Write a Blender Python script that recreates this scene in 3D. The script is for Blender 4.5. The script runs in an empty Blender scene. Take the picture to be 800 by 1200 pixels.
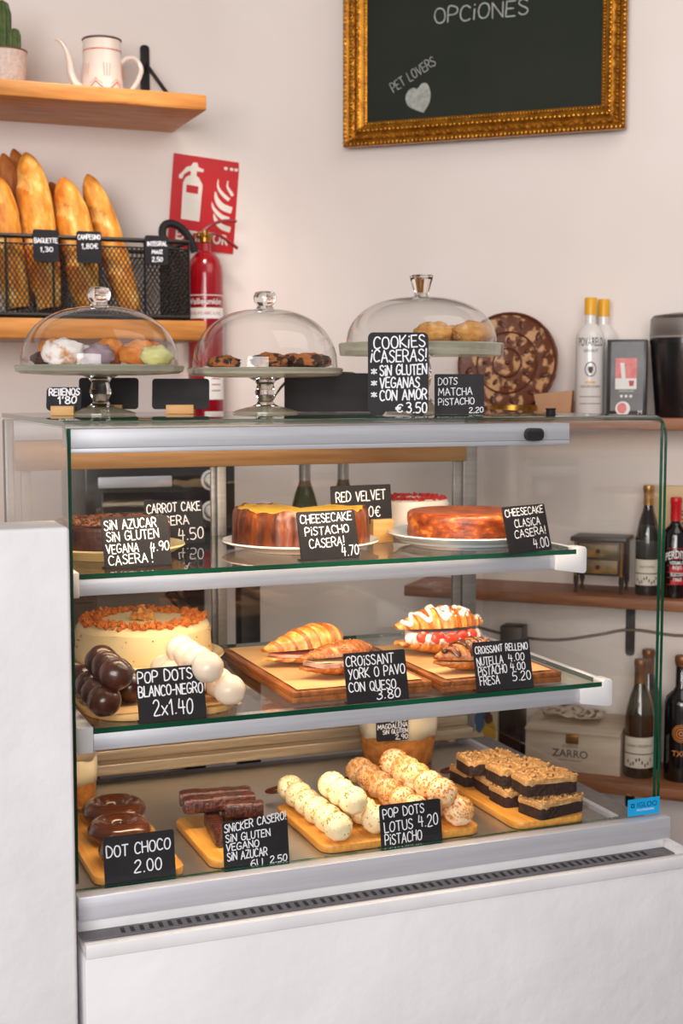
import bpy, bmesh, math, random
from mathutils import Vector, Matrix, noise
PI = math.pi
rnd = random.Random(7)
sc = bpy.context.scene
col = sc.collection

# ------------------------------------------------------------------ camera, world, light, exposure
CAMZ = 1.35
FPX, PITCH = 1616.6, 0.0925
cam = bpy.data.objects.new('camera', bpy.data.cameras.new('camera'))
col.objects.link(cam)
cam.location = (0, 0, CAMZ)
cam.rotation_euler = (PI / 2 - PITCH, 0, 0)
cam.data.sensor_fit = 'VERTICAL'
cam.data.sensor_height = 36
cam.data.lens = FPX * 36 / 1200
cam.data.clip_start = .05
cam.data.dof.use_dof = True
cam.data.dof.focus_distance = 2.1
cam.data.dof.aperture_fstop = 7.0
sc.camera = cam

w = bpy.data.worlds.new('world')
sc.world = w
w.use_nodes = True
bg = w.node_tree.nodes['Background']
bg.inputs[0].default_value = (1.0, .965, .95, 1)
bg.inputs[1].default_value = .20

def area(name, loc, target, sx, sy, power, colr):
    l = bpy.data.lights.new(name, 'AREA')
    l.shape = 'RECTANGLE'; l.size = sx; l.size_y = sy; l.energy = power; l.color = colr
    o = bpy.data.objects.new(name, l); col.objects.link(o)
    o.location = loc
    o.rotation_euler = (Vector(target) - Vector(loc)).to_track_quat('-Z', 'Y').to_euler()
    return o
area('window_daylight', (-.9, -2.9, 2.0), (.1, 3, 1.15), 3.2, 2.2, 255, (1, .96, .935))
area('overhead_fill', (1.0, 2.0, 2.75), (.15, 3.5, 1.2), 1.6, 1.2, 11, (1, .94, .885))

sc.view_settings.view_transform = 'Standard'
sc.view_settings.look = 'None'
sc.view_settings.gamma = 1
sc.view_settings.use_curve_mapping = False
sc.view_settings.exposure = 0.02
sc.cycles.use_denoising = True
sc.cycles.max_bounces = 10
sc.cycles.transparent_max_bounces = 32
sc.cycles.glossy_bounces = 5
sc.cycles.transmission_bounces = 8
sc.cycles.caustics_reflective = False
sc.cycles.caustics_refractive = False

# ------------------------------------------------------------------ frames: the display case's own axes u (along front), v (depth), w (up from its top)
YAW = 1.1927
UX, UY = math.sin(YAW), math.cos(YAW)
ANG = math.atan2(UY, UX)
OX, OY, OZ = -.3851, 1.9382, CAMZ - .0528
def F(u, v, w=0):
    return Vector((OX + u * UX - v * UY, OY + u * UY + v * UX, OZ + w))
def ray(px, py):
    a, b = (px - 400) / FPX, (600 - py) / FPX
    cp, sp = math.cos(PITCH), math.sin(PITCH)
    return Vector((a, cp + b * sp, -sp + b * cp))
CP = Vector((0, 0, CAMZ))
def on_w(px, py, w):
    d = ray(px, py); return CP + d * ((OZ + w - CAMZ) / d.z)
def on_z(px, py, z):
    d = ray(px, py); return CP + d * ((z - CAMZ) / d.z)
def on_v(px, py, v):
    d = ray(px, py); n = Vector((-UY, UX, 0)); return CP + d * ((F(0, v) - CP).dot(n) / d.dot(n))
def at_y(px, py, y):
    d = ray(px, py); return CP + d * (y / d.y)
def uvw(p):
    dx, dy = p.x - OX, p.y - OY
    return dx * UX + dy * UY, -dx * UY + dy * UX, p.z - OZ
def mpp(p):                                  # metres that one photo pixel covers at a point
    return (p.y * math.cos(PITCH) - (p.z - CAMZ) * math.sin(PITCH)) / FPX
VW = 1.85                                    # left wall
CORNER = on_v(300, 450, VW)
BAZ = math.radians(111.6)
BE = Vector((math.sin(BAZ), math.cos(BAZ), 0))
BN = Vector((BE.y, -BE.x, 0))
BANG = math.atan2(BE.y, BE.x)
def on_b(px, py, off=0):                     # plane parallel to the back wall, off metres into the room
    d = ray(px, py); q = CORNER + BN * off; return CP + d * ((q - CP).dot(BN) / d.dot(BN))

sl = bpy.data.lights.new('corridor_fill', 'SPOT'); sl.energy = 55; sl.color = (1, .88, .77); sl.spot_size = math.radians(62); sl.spot_blend = 1; sl.shadow_soft_size = .12  # invented spot, added to brighten the wall behind the case
so = bpy.data.objects.new('corridor_fill', sl); col.objects.link(so)
so.location = F(.42, 1.0, 1.35); so.rotation_euler = (F(.50, 1.85, -.25) - F(.42, 1.0, 1.35)).to_track_quat('-Z', 'Y').to_euler()

# ------------------------------------------------------------------ materials
def lin(c):
    return tuple((x / 255 / 12.92) if x / 255 <= .04045 else ((x / 255 + .055) / 1.055) ** 2.4 for x in c) + (1,)
MATS = {}
def mat(name, c1, c2=None, scale=20, rough=.5, metal=0, bump=0, bscale=None, detail=4, c3=None, stretch=(1, 1, 1), bdist=.004, spec=.5, lo=.35, hi=.65, coat=0, sss=0):
    if name in MATS: return MATS[name]
    m = bpy.data.materials.new(name); m.use_nodes = True
    nt = m.node_tree; b = nt.nodes['Principled BSDF']
    b.inputs['Roughness'].default_value = rough
    b.inputs['Metallic'].default_value = metal
    b.inputs['Specular IOR Level'].default_value = spec
    b.inputs['Coat Weight'].default_value = coat
    b.inputs['Coat Roughness'].default_value = .15
    if sss:
        b.inputs['Subsurface Weight'].default_value = sss
        b.inputs['Subsurface Radius'].default_value = (.01, .006, .004)
    tc = nt.nodes.new('ShaderNodeTexCoord')
    mp = nt.nodes.new('ShaderNodeMapping'); mp.inputs['Scale'].default_value = stretch
    nt.links.new(tc.outputs['Object'], mp.inputs[0])
    def nz(s, d):
        n = nt.nodes.new('ShaderNodeTexNoise'); n.inputs['Scale'].default_value = s; n.inputs['Detail'].default_value = d
        nt.links.new(mp.outputs[0], n.inputs['Vector']); return n
    if c2 is None:
        c2 = tuple(max(0, x * .95) for x in c1)
    n = nz(scale, detail)
    r = nt.nodes.new('ShaderNodeValToRGB')
    r.color_ramp.elements[0].position = lo; r.color_ramp.elements[0].color = lin(c1)
    r.color_ramp.elements[1].position = hi; r.color_ramp.elements[1].color = lin(c2)
    if c3:
        e = r.color_ramp.elements.new(min(.95, hi + .12)); e.color = lin(c3)
    nt.links.new(n.outputs['Fac'], r.inputs[0]); nt.links.new(r.outputs[0], b.inputs['Base Color'])
    if bump:
        n2 = nz(bscale or scale * 2, 5)
        bp = nt.nodes.new('ShaderNodeBump'); bp.inputs['Strength'].default_value = bump; bp.inputs['Distance'].default_value = bdist
        nt.links.new(n2.outputs['Fac'], bp.inputs['Height']); nt.links.new(bp.outputs[0], b.inputs['Normal'])
    MATS[name] = m
    return m
def clear_glass(name, tint=(1, 1, 1), r0=.045, power=5.0):
    if name in MATS: return MATS[name]
    m = bpy.data.materials.new(name); m.use_nodes = True
    nt = m.node_tree; nt.nodes.clear()
    out = nt.nodes.new('ShaderNodeOutputMaterial'); mx = nt.nodes.new('ShaderNodeMixShader')
    tr = nt.nodes.new('ShaderNodeBsdfTransparent'); tr.inputs[0].default_value = tint + (1,)
    gl = nt.nodes.new('ShaderNodeBsdfGlossy'); gl.inputs['Roughness'].default_value = .02
    lw = nt.nodes.new('ShaderNodeLayerWeight'); lw.inputs[0].default_value = .5
    pw = nt.nodes.new('ShaderNodeMath'); pw.operation = 'POWER'; pw.inputs[1].default_value = power
    ma = nt.nodes.new('ShaderNodeMath'); ma.operation = 'MULTIPLY_ADD'; ma.inputs[1].default_value = 1 - r0; ma.inputs[2].default_value = r0
    nt.links.new(lw.outputs['Facing'], pw.inputs[0]); nt.links.new(pw.outputs[0], ma.inputs[0])
    nt.links.new(ma.outputs[0], mx.inputs[0]); nt.links.new(tr.outputs[0], mx.inputs[1]); nt.links.new(gl.outputs[0], mx.inputs[2])
    nt.links.new(mx.outputs[0], out.inputs[0])
    MATS[name] = m; return m
def solid_glass(name, c, rough=.02, ior=1.45):
    if name in MATS: return MATS[name]
    m = bpy.data.materials.new(name); m.use_nodes = True
    b = m.node_tree.nodes['Principled BSDF']
    b.inputs['Base Color'].default_value = c + (1,)
    b.inputs['Transmission Weight'].default_value = 1; b.inputs['Roughness'].default_value = rough; b.inputs['IOR'].default_value = ior
    MATS[name] = m; return m
def emit(name, c, s):
    m = bpy.data.materials.new(name); m.use_nodes = True
    b = m.node_tree.nodes['Principled BSDF']
    b.inputs['Base Color'].default_value = lin(c); b.inputs['Emission Color'].default_value = lin(c); b.inputs['Emission Strength'].default_value = s
    return m

M_WALL = mat('warm_white_paint', (240, 229, 223), (236, 224, 217), 3, .75, bump=.04, bscale=14)
M_PLASTER = mat('white_plaster', (234, 233, 236), (228, 227, 230), 5, .8, bump=.9, bscale=9, detail=3, bdist=.007)
M_TRIM = mat('white_painted_trim', (236, 235, 238), None, 10, .45)
M_FLOOR = mat('dark_floor_tile', (84, 62, 54), (66, 48, 42), 6, .5)
M_ALU = mat('satin_aluminium', (205, 206, 214), (196, 197, 206), 6, .42, metal=.35, stretch=(1, 30, 30))
M_ALU2 = mat('door_aluminium', (150, 146, 144), (138, 134, 132), 6, .4, metal=.5, stretch=(1, 30, 30))
M_STEEL = mat('brushed_steel', (192, 189, 184), (178, 174, 169), 8, .28, metal=.85, stretch=(2, 60, 60))
M_VENT = mat('grey_vent_metal', (126, 122, 126), (112, 108, 112), 60, .5, metal=.3)
M_BLACK = mat('black_slot', (18, 16, 17), None, 10, .6)
M_PANE = clear_glass('window_glass', (.995, .998, .995), .014)
M_SIDE = clear_glass('side_window_glass', (.99, .993, .988), .03)
M_SHELFG = clear_glass('shelf_glass', (.96, .975, .965), .045)
M_DOORG = clear_glass('door_glass', (.99, .99, .985), .05)
M_GEDGE = mat('green_glass_edge', (8, 62, 44), (14, 88, 62), 6, .12, coat=.5)
M_DOME = clear_glass('dome_glass', (.985, .982, .975), .045, 3.2)
M_CRYST = solid_glass('pressed_glass', (.98, .99, .97))
M_PLATEG = clear_glass('greenish_plate_glass', (.94, .96, .91), .10, 2.5)
def add_haze(m, c, f):
    nt = m.node_tree; out = [n for n in nt.nodes if n.type == 'OUTPUT_MATERIAL'][0]; src = out.inputs[0].links[0].from_socket
    d = nt.nodes.new('ShaderNodeBsdfDiffuse'); d.inputs[0].default_value = lin(c); t = nt.nodes.new('ShaderNodeBsdfTranslucent'); t.inputs[0].default_value = lin(c)
    a_ = nt.nodes.new('ShaderNodeMixShader'); nt.links.new(d.outputs[0], a_.inputs[1]); nt.links.new(t.outputs[0], a_.inputs[2])
    x = nt.nodes.new('ShaderNodeMixShader'); x.inputs[0].default_value = f
    nt.links.new(src, x.inputs[1]); nt.links.new(a_.outputs[0], x.inputs[2]); nt.links.new(x.outputs[0], out.inputs[0])
add_haze(M_PLATEG, (222, 224, 206), .42)
M_SLATE = mat('slate_black_board', (27, 24, 29), (33, 30, 35), 30, .6, spec=.3)
M_CHALK = mat('white_chalk_ink', (240, 240, 246), None, 10, .7)
M_CHALKD = mat('dusty_chalk', (176, 178, 172), (150, 152, 146), 90, .9)
M_OAK = mat('pale_wood_block', (226, 178, 112), (208, 158, 92), 12, .5, stretch=(1, 8, 8))
M_SHELFW = mat('honey_pine', (216, 148, 76), (188, 118, 52), 7, .45, stretch=(1, 9, 9), c3=(118, 64, 26), lo=.32, hi=.62)
M_BAMBOO = mat('bamboo_board', (228, 166, 80), (208, 140, 56), 14, .4, stretch=(12, 1, 8))
M_ACACIA = mat('acacia_wood', (166, 98, 46), (116, 62, 28), 9, .4, stretch=(10, 1.2, 8), c3=(196, 134, 72))
M_KRAFT = mat('kraft_paper', (218, 178, 126), (206, 164, 110), 25, .8, bump=.1)
M_PORC = mat('white_porcelain', (240, 236, 228), None, 6, .15, coat=.4)
M_CREAMP = mat('cream_plate', (244, 222, 166), (238, 212, 150), 6, .2, coat=.3)
M_BLUEP = mat('pale_blue_plate', (206, 214, 216), None, 6, .15, coat=.5)
M_BRASS = mat('brass', (190, 140, 60), (150, 104, 40), 30, .3, metal=.9)
M_LEATH = mat('brown_leather', (92, 42, 22), (70, 30, 16), 30, .5)
M_PAPERW = mat('white_paper', (244, 242, 238), None, 10, .8)
M_BLKMET = mat('black_metal', (30, 26, 25), None, 20, .45, metal=.3)

# ------------------------------------------------------------------ mesh building
class MB:
    def __init__(s): s.v = []; s.f = []; s.m = []
    def add(s, vs, fs, M=None, mi=0):
        o = len(s.v)
        for p in vs:
            p = Vector(p); s.v.append(M @ p if M is not None else p)
        for f in fs: s.f.append([i + o for i in f]); s.m.append(mi)
        return s
    def box(s, x0, x1, y0, y1, z0, z1, M=None, mi=0):
        vs = [(x, y, z) for z in (z0, z1) for y in (y0, y1) for x in (x0, x1)]
        return s.add(vs, [(0, 2, 3, 1), (4, 5, 7, 6), (0, 1, 5, 4), (2, 6, 7, 3), (0, 4, 6, 2), (1, 3, 7, 5)], M, mi)
    def lathe(s, prof, n=40, M=None, mi=0, fn=None):
        vs = []; fs = []; rings = []
        for r, z in prof:
            if r < 1e-6: rings.append([len(vs)]); vs.append((0, 0, z))
            else:
                rings.append(list(range(len(vs), len(vs) + n)))
                for k in range(n):
                    a = 2 * PI * k / n
                    rr, zz = (r, z) if fn is None else fn(r, z, a)
                    vs.append((rr * math.cos(a), rr * math.sin(a), zz))
        for A, B in zip(rings, rings[1:]):
            for k in range(n):
                k2 = (k + 1) % n
                if len(A) == 1 and len(B) == 1: continue
                if len(A) == 1: fs.append((A[0], B[k2], B[k]))
                elif len(B) == 1: fs.append((A[k], A[k2], B[0]))
                else: fs.append((A[k], A[k2], B[k2], B[k]))
        return s.add(vs, fs, M, mi)
    def tube(s, pts, rad, n=8, cap=True, M=None, mi=0, closed=False):
        pts = [Vector(p) for p in pts]; N = len(pts)
        if not hasattr(rad, '__len__'): rad = [rad] * N
        vs = []; fs = []
        up = None
        for i, p in enumerate(pts):
            a = pts[(i - 1) % N] if (closed or i > 0) else p
            b = pts[(i + 1) % N] if (closed or i < N - 1) else p
            t = (b - a).normalized()
            if up is None: up = Vector((0, 0, 1)) if abs(t.z) < .9 else Vector((1, 0, 0))
            x = up - t * up.dot(t)
            x = x.normalized() if x.length > 1e-6 else t.orthogonal().normalized()
            up = x; y = t.cross(x)
            for k in range(n):
                an = 2 * PI * k / n
                vs.append(p + (x * math.cos(an) + y * math.sin(an)) * rad[i])
        for i in range(N if closed else N - 1):
            j = (i + 1) % N
            for k in range(n):
                k2 = (k + 1) % n
                fs.append((i * n + k, i * n + k2, j * n + k2, j * n + k))
        if cap and not closed:
            fs.append(tuple(range(n - 1, -1, -1))); fs.append(tuple((N - 1) * n + k for k in range(n)))
        return s.add(vs, fs, M, mi)
    def prism(s, outline, z0, z1, M=None, mi=0):
        n = len(outline)
        vs = [(x, y, z0) for x, y in outline] + [(x, y, z1) for x, y in outline]
        fs = [tuple(range(n - 1, -1, -1)), tuple(range(n, 2 * n))] + [(k, (k + 1) % n, n + (k + 1) % n, n + k) for k in range(n)]
        return s.add(vs, fs, M, mi)
    def sphere(s, c, r, nu=14, nv=9, M=None, mi=0, amp=0, freq=30, seed=0, sq=(1, 1, 1)):
        vs = []; fs = []
        def P(th, ph):
            d = Vector((math.sin(th) * math.cos(ph), math.sin(th) * math.sin(ph), math.cos(th)))
            k = 1 + (amp * noise.noise(d * freq * .1 + Vector((seed * 3.7, seed * 1.3, seed))) if amp else 0)
            return Vector(c) + Vector((d.x * sq[0], d.y * sq[1], d.z * sq[2])) * (r * k)
        vs.append(P(0, 0))
        for i in range(1, nv):
            for k in range(nu): vs.append(P(PI * i / nv, 2 * PI * k / nu))
        vs.append(P(PI, 0))
        for k in range(nu):
            k2 = (k + 1) % nu
            fs.append((0, 1 + k, 1 + k2))
            for i in range(nv - 2):
                a = 1 + i * nu; fs.append((a + k, a + nu + k, a + nu + k2, a + k2))
            a = 1 + (nv - 2) * nu; fs.append((a + k, len(vs) - 1, a + k2))
        return s.add(vs, fs, M, mi)
    def crumb(s, c, r):
        vs = [Vector(c) + Vector((rnd.uniform(.6, 1.2) * a, rnd.uniform(.6, 1.2) * b, rnd.uniform(.6, 1.2) * d)) * r for a, b, d in
              ((1, 0, 0), (-1, 0, 0), (0, 1, 0), (0, -1, 0), (0, 0, 1), (0, 0, -1))]
        a = rnd.uniform(0, 3)
        R = Matrix.Translation(Vector(c)) @ Matrix.Rotation(a, 4, 'Z') @ Matrix.Rotation(a * 2, 4, 'X') @ Matrix.Translation(-Vector(c))
        return s.add(vs, [(0, 2, 4), (2, 1, 4), (1, 3, 4), (3, 0, 4), (2, 0, 5), (1, 2, 5), (3, 1, 5), (0, 3, 5)], R)
    def build(s, name, m, parent=None, smooth=True, bevel=0, bseg=2, loc=None, rotz=0, sub=0, label=None, ang=35):
        me = bpy.data.meshes.new(name)
        me.from_pydata([tuple(v) for v in s.v], [], s.f)
        ms = m if isinstance(m, (list, tuple)) else [m]
        for x in ms: me.materials.append(x)
        for p, i in zip(me.polygons, s.m): p.material_index = i
        bm = bmesh.new(); bm.from_mesh(me)
        bmesh.ops.recalc_face_normals(bm, faces=bm.faces)
        if bevel:
            es = [e for e in bm.edges if len(e.link_faces) == 2 and e.calc_face_angle(0) > .5]
            bmesh.ops.bevel(bm, geom=es, offset=bevel, segments=bseg, affect='EDGES', profile=.5, clamp_overlap=True)
        bm.to_mesh(me); bm.free()
        if smooth:
            for p in me.polygons: p.use_smooth = True
            me.set_sharp_from_angle(angle=math.radians(ang))
        o = bpy.data.objects.new(name, me); col.objects.link(o)
        if parent is not None: o.parent = parent
        if loc is not None: o.location = loc
        if rotz: o.rotation_euler = (0, 0, rotz)
        if sub:
            md = o.modifiers.new('s', 'SUBSURF'); md.levels = sub; md.render_levels = sub
        if label: o['label'] = label
        return o
def tag(o, label, cat, group=None):
    o['label'] = label; o['category'] = cat
    if group: o['group'] = group
    return o
def struct(o): o['kind'] = 'structure'; return o
def thing(name, label, cat, loc, rotz=0, group=None):
    o = bpy.data.objects.new(name, None); col.objects.link(o)
    o.empty_display_size = .02
    o.location = loc; o.rotation_euler = (0, 0, rotz)
    return tag(o, label, cat, group)
def dup(root, loc, label, rotz=None, group=None, scale=None):
    r = root.copy(); col.objects.link(r); r.location = loc; r['label'] = label
    if rotz is not None: r.rotation_euler = (0, 0, rotz)
    if group: r['group'] = group
    if scale: r.scale = (scale,) * 3
    for ch in list(root.children):
        c = ch.copy(); col.objects.link(c); c.parent = r
        for g in ch.children:
            d = g.copy(); col.objects.link(d); d.parent = c
    return r
T = Matrix.Translation
def RX(a): return Matrix.Rotation(a, 4, 'X')
def RY(a): return Matrix.Rotation(a, 4, 'Y')
def RZ(a): return Matrix.Rotation(a, 4, 'Z')
def rrect(x0, x1, y0, y1, r, n=4):
    o = []
    for cx, cy, a0 in ((x1 - r, y1 - r, 0), (x0 + r, y1 - r, 90), (x0 + r, y0 + r, 180), (x1 - r, y0 + r, 270)):
        for k in range(n + 1):
            a = math.radians(a0 + 90 * k / n); o.append((cx + r * math.cos(a), cy + r * math.sin(a)))
    return o
def spline(pts, n=8):
    pts = [Vector(p) for p in pts]; out = []
    for i in range(len(pts) - 1):
        p0 = pts[max(0, i - 1)]; p1 = pts[i]; p2 = pts[i + 1]; p3 = pts[min(len(pts) - 1, i + 2)]
        for k in range(n):
            t = k / n
            out.append(.5 * ((2 * p1) + (p2 - p0) * t + (2 * p0 - 5 * p1 + 4 * p2 - p3) * t * t + (3 * p1 - p0 - 3 * p2 + p3) * t ** 3))
    out.append(pts[-1]); return out

# ------------------------------------------------------------------ handwriting (pen strokes on a unit-high letter box)
G = {
 'A': (.7, [[(0, 0), (.33, 1), (.7, 0)], [(.12, .36), (.58, .36)]]),
 'B': (.62, [[(0, 0), (0, 1), (.38, 1), (.55, .87), (.5, .62), (.3, .52), (0, .52)], [(.3, .52), (.6, .42), (.62, .16), (.42, 0), (0, 0)]]),
 'C': (.62, [[(.62, .84), (.45, 1), (.2, .97), (.03, .72), (0, .38), (.1, .1), (.33, 0), (.6, .1)]]),
 'D': (.66, [[(0, 0), (0, 1), (.3, .98), (.58, .76), (.66, .45), (.5, .12), (.25, 0), (0, 0)]]),
 'E': (.56, [[(.54, 1), (0, 1), (0, 0), (.56, 0)], [(0, .52), (.44, .52)]]),
 'F': (.54, [[(.54, 1), (0, 1), (0, 0)], [(0, .52), (.42, .52)]]),
 'G': (.66, [[(.6, .85), (.42, 1), (.18, .95), (.02, .7), (0, .35), (.12, .07), (.38, 0), (.62, .14), (.64, .42), (.36, .42)]]),
 'H': (.62, [[(0, 0), (0, 1)], [(.62, 0), (.62, 1)], [(0, .5), (.62, .5)]]),
 'I': (.12, [[(.06, 0), (.06, 1)]]),
 'i': (.12, [[(.06, 0), (.06, .68)], [(.06, .94), (.06, 1.0)]]),
 'J': (.45, [[(.42, 1), (.42, .2), (.28, 0), (.1, .03), (0, .2)]]),
 'K': (.62, [[(0, 0), (0, 1)], [(.58, 1), (.02, .45), (.62, 0)]]),
 'L': (.52, [[(0, 1), (0, 0), (.52, 0)]]),
 'l': (.14, [[(.07, 0), (.07, 1)]]),
 'M': (.82, [[(0, 0), (.08, 1), (.41, .3), (.74, 1), (.82, 0)]]),
 'N': (.66, [[(0, 0), (0, 1), (.64, .02), (.66, 1)]]),
 'O': (.68, [[(.36, 1), (.12, .9), (0, .5), (.12, .1), (.36, 0), (.58, .12), (.68, .5), (.58, .88), (.34, 1)]]),
 'P': (.58, [[(0, 0), (0, 1), (.38, 1), (.57, .85), (.55, .6), (.36, .47), (0, .47)]]),
 'Q': (.7, [[(.36, 1), (.12, .9), (0, .5), (.12, .1), (.36, 0), (.58, .12), (.68, .5), (.58, .88), (.34, 1)], [(.4, .25), (.72, -.08)]]),
 'R': (.62, [[(0, 0), (0, 1), (.38, 1), (.56, .85), (.54, .62), (.34, .5), (0, .48)], [(.26, .5), (.62, 0)]]),
 'S': (.56, [[(.54, .86), (.36, 1), (.1, .93), (.04, .72), (.22, .55), (.46, .42), (.56, .22), (.4, .02), (.16, 0), (0, .14)]]),
 'T': (.64, [[(0, 1), (.64, 1)], [(.32, 1), (.32, 0)]]),
 'U': (.62, [[(0, 1), (.02, .25), (.18, .02), (.42, .02), (.6, .25), (.62, 1)]]),
 'V': (.64, [[(0, 1), (.32, 0), (.64, 1)]]),
 'W': (.9, [[(0, 1), (.2, 0), (.45, .7), (.7, 0), (.9, 1)]]),
 'X': (.6, [[(0, 0), (.6, 1)], [(0, 1), (.6, 0)]]),
 'x': (.5, [[(0, 0), (.5, .6)], [(0, .6), (.5, 0)]]),
 'Y': (.6, [[(0, 1), (.3, .5)], [(.6, 1), (.22, 0)]]),
 'Z': (.6, [[(0, 1), (.6, 1), (0, 0), (.6, 0)]]),
 '0': (.52, [[(.26, 1), (.06, .82), (0, .45), (.08, .1), (.26, 0), (.44, .12), (.52, .5), (.44, .88), (.24, 1)]]),
 '1': (.26, [[(0, .74), (.2, 1), (.2, 0)]]),
 '2': (.54, [[(.02, .8), (.14, .97), (.36, 1), (.5, .82), (.44, .56), (0, 0), (.54, 0)]]),
 '3': (.52, [[(0, .92), (.24, 1), (.46, .86), (.42, .64), (.2, .54), (.44, .46), (.52, .24), (.36, .03), (.12, 0), (0, .12)]]),
 '4': (.56, [[(.14, 1), (0, .42), (.56, .42)], [(.42, .85), (.38, 0)]]),
 '5': (.54, [[(.52, 1), (.08, 1), (.04, .55), (.3, .6), (.52, .42), (.5, .16), (.28, 0), (0, .06)]]),
 '6': (.54, [[(.46, .96), (.26, .9), (.06, .6), (0, .3), (.12, .03), (.36, 0), (.54, .2), (.44, .46), (.2, .5), (.02, .3)]]),
 '7': (.52, [[(0, 1), (.52, 1), (.18, 0)]]),
 '8': (.54, [[(.28, .53), (.06, .7), (.1, .92), (.28, 1), (.46, .9), (.48, .7), (.28, .53), (.04, .32), (.04, .12), (.26, 0), (.5, .12), (.52, .34), (.28, .53)]]),
 '9': (.54, [[(.5, .72), (.38, .52), (.14, .5), (.02, .7), (.1, .94), (.34, 1), (.5, .82), (.5, .4), (.4, 0)]]),
 '.': (.14, [[(.05, .02), (.09, .04)]]), ',': (.16, [[(.1, .08), (.02, -.14)]]), "'": (.14, [[(.1, 1.02), (.04, .8)]]),
 '!': (.14, [[(.09, 1.05), (.06, .32)], [(.05, .02), (.06, .05)]]), '-': (.4, [[(0, .48), (.4, .5)]]), '~': (.14, [[(.03, .0), (.12, .7)], [(.1, .95), (.12, 1.0)]]),
 '*': (.4, [[(0, .3), (.4, .7)], [(0, .7), (.4, .3)], [(.2, .22), (.2, .78)]]),
 'e': (.64, [[(.64, .85), (.46, 1), (.22, .88), (.12, .5), (.22, .12), (.46, 0), (.64, .14)], [(0, .6), (.46, .6)], [(0, .4), (.42, .4)]]),
 ' ': (.4, []),
}
def pen(mb, text, x0, x1, y0, y1, wdt, M=None, rise=0, jit=.05, smooth=True, zoff=0):
    """text between x0..x1, baseline y0, cap line y1, as flat pen ribbons"""
    tot = sum(G[c][0] for c in text) + .2 * (len(text) - 1)
    sx = (x1 - x0) / tot; h = y1 - y0; x = x0
    for c in text:
        gw, strokes = G[c]
        jy = rnd.uniform(-jit, jit) * h; jr = rnd.uniform(-jit, jit) * 1.5
        for st in strokes:
            P = []
            pts = [Vector((a, b, 0)) for a, b in st]
            if smooth and len(pts) > 5: pts = spline(pts, 3)
            for a in pts:
                X = x + (a.x + jr * (a.y - .5)) * sx; Y = y0 + a.y * h + jy
                P.append((X, Y + rise * (X - x0)))
            z = zoff
            for (ax, ay), (bx, by) in zip(P, P[1:]):
                dx, dy = bx - ax, by - ay; L = math.hypot(dx, dy) or 1e-6
                nx, ny = -dy / L * wdt / 2, dx / L * wdt / 2
                mb.add([(ax + nx, ay + ny, z), (ax - nx, ay - ny, z), (bx - nx, by - ny, z), (bx + nx, by + ny, z)], [(0, 1, 2, 3)], M)
                z += 1e-6
            for ax, ay in P:
                mb.add([(ax + wdt / 2 * math.cos(k * PI / 3), ay + wdt / 2 * math.sin(k * PI / 3), z) for k in range(6)], [tuple(range(6))], M)
                z += 1e-6
        x += (gw + .2) * sx
    return mb
def type_mesh(text, size, bold=0.0):
    """plain printed lettering as (verts, faces), centred on the origin in XY"""
    cu = bpy.data.curves.new('t', 'FONT'); cu.body = text; cu.size = size; cu.align_x = 'CENTER'; cu.align_y = 'CENTER'; cu.offset = bold; cu.resolution_u = 3
    o = bpy.data.objects.new('t', cu); col.objects.link(o)
    dg = bpy.context.evaluated_depsgraph_get(); dg.update()
    me = bpy.data.meshes.new_from_object(o.evaluated_get(dg))
    vs = [v.co.copy() for v in me.vertices]; fs = [tuple(p.vertices) for p in me.polygons]
    bpy.data.objects.remove(o); bpy.data.curves.remove(cu); bpy.data.meshes.remove(me)
    return vs, fs
def wrap(mb, vs, fs, R, zc, a0=-PI / 2, taper=0):
    """flat lettering wrapped on an upright cylinder of radius R, facing angle a0"""
    out = []
    for v in vs:
        a = a0 + v.x / R; rr = R + taper * v.y
        out.append((rr * math.cos(a), rr * math.sin(a), zc + v.y))
    mb.add(out, fs); return mb
FACE = RX(PI / 2)                                   # flat XY lettering -> upright XZ, facing -Y

def sign(label, bl, br, h, lines, tilt=12, stand='foot', corner=.003, pw=.0016, name='price_sign', group=None, feet=False, blank=False, blockw=.3, blockh=.016, blockx=0):
    bl, br = Vector(bl), Vector(br)
    d = br - bl; W = math.hypot(d.x, d.y)
    mid = (bl + br) / 2
    r = thing(name, label, 'sign', mid, math.atan2(d.y, d.x), group)
    z0 = .0008 if stand == 'foot' else (blockh - .008 if stand == 'block' else 0)
    A = T((0, 0, z0)) @ RX(-math.radians(tilt)) @ FACE
    out = rrect(-W / 2, W / 2, 0, h, corner)
    if feet:
        n = .16 * W
        out = [p for p in out if p[1] > corner * 1.01] + [(-W * .5, corner), (-W * .5 + corner, 0), (-W * .26, 0), (-W * .20, h * .05), (W * .20, h * .05), (W * .26, 0), (W * .5 - corner, 0), (W * .5, corner)]
    m = MB(); m.prism(out, -.0012, .0012, A)
    m.build('board', M_SLATE, r)
    if lines:
        t = MB()
        for ln in lines:
            s, x0, x1, yt, yb = ln[:5]
            rise = ln[5] if len(ln) > 5 else .03
            k = ln[6] if len(ln) > 6 else 1
            pen(t, s, (x0 - .5) * W, (x1 - .5) * W, (1 - yb) * h, (1 - yt) * h, pw * k * .78, A @ T((0, 0, .0016)), rise)
        t.build('lettering', M_CHALK, r, smooth=False)
    if stand == 'foot':
        f = MB(); f.box(-W * .5, W * .5, -.001, .015, 0, .0016); f.build('foot', M_BLACK, r)
    elif stand == 'block':
        f = MB(); bw = W * blockw
        f.box(-bw + blockx * W, bw + blockx * W, -.013, .013, 0, blockh); f.build('wooden_block', M_OAK, r, bevel=.001)
    return r

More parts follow.
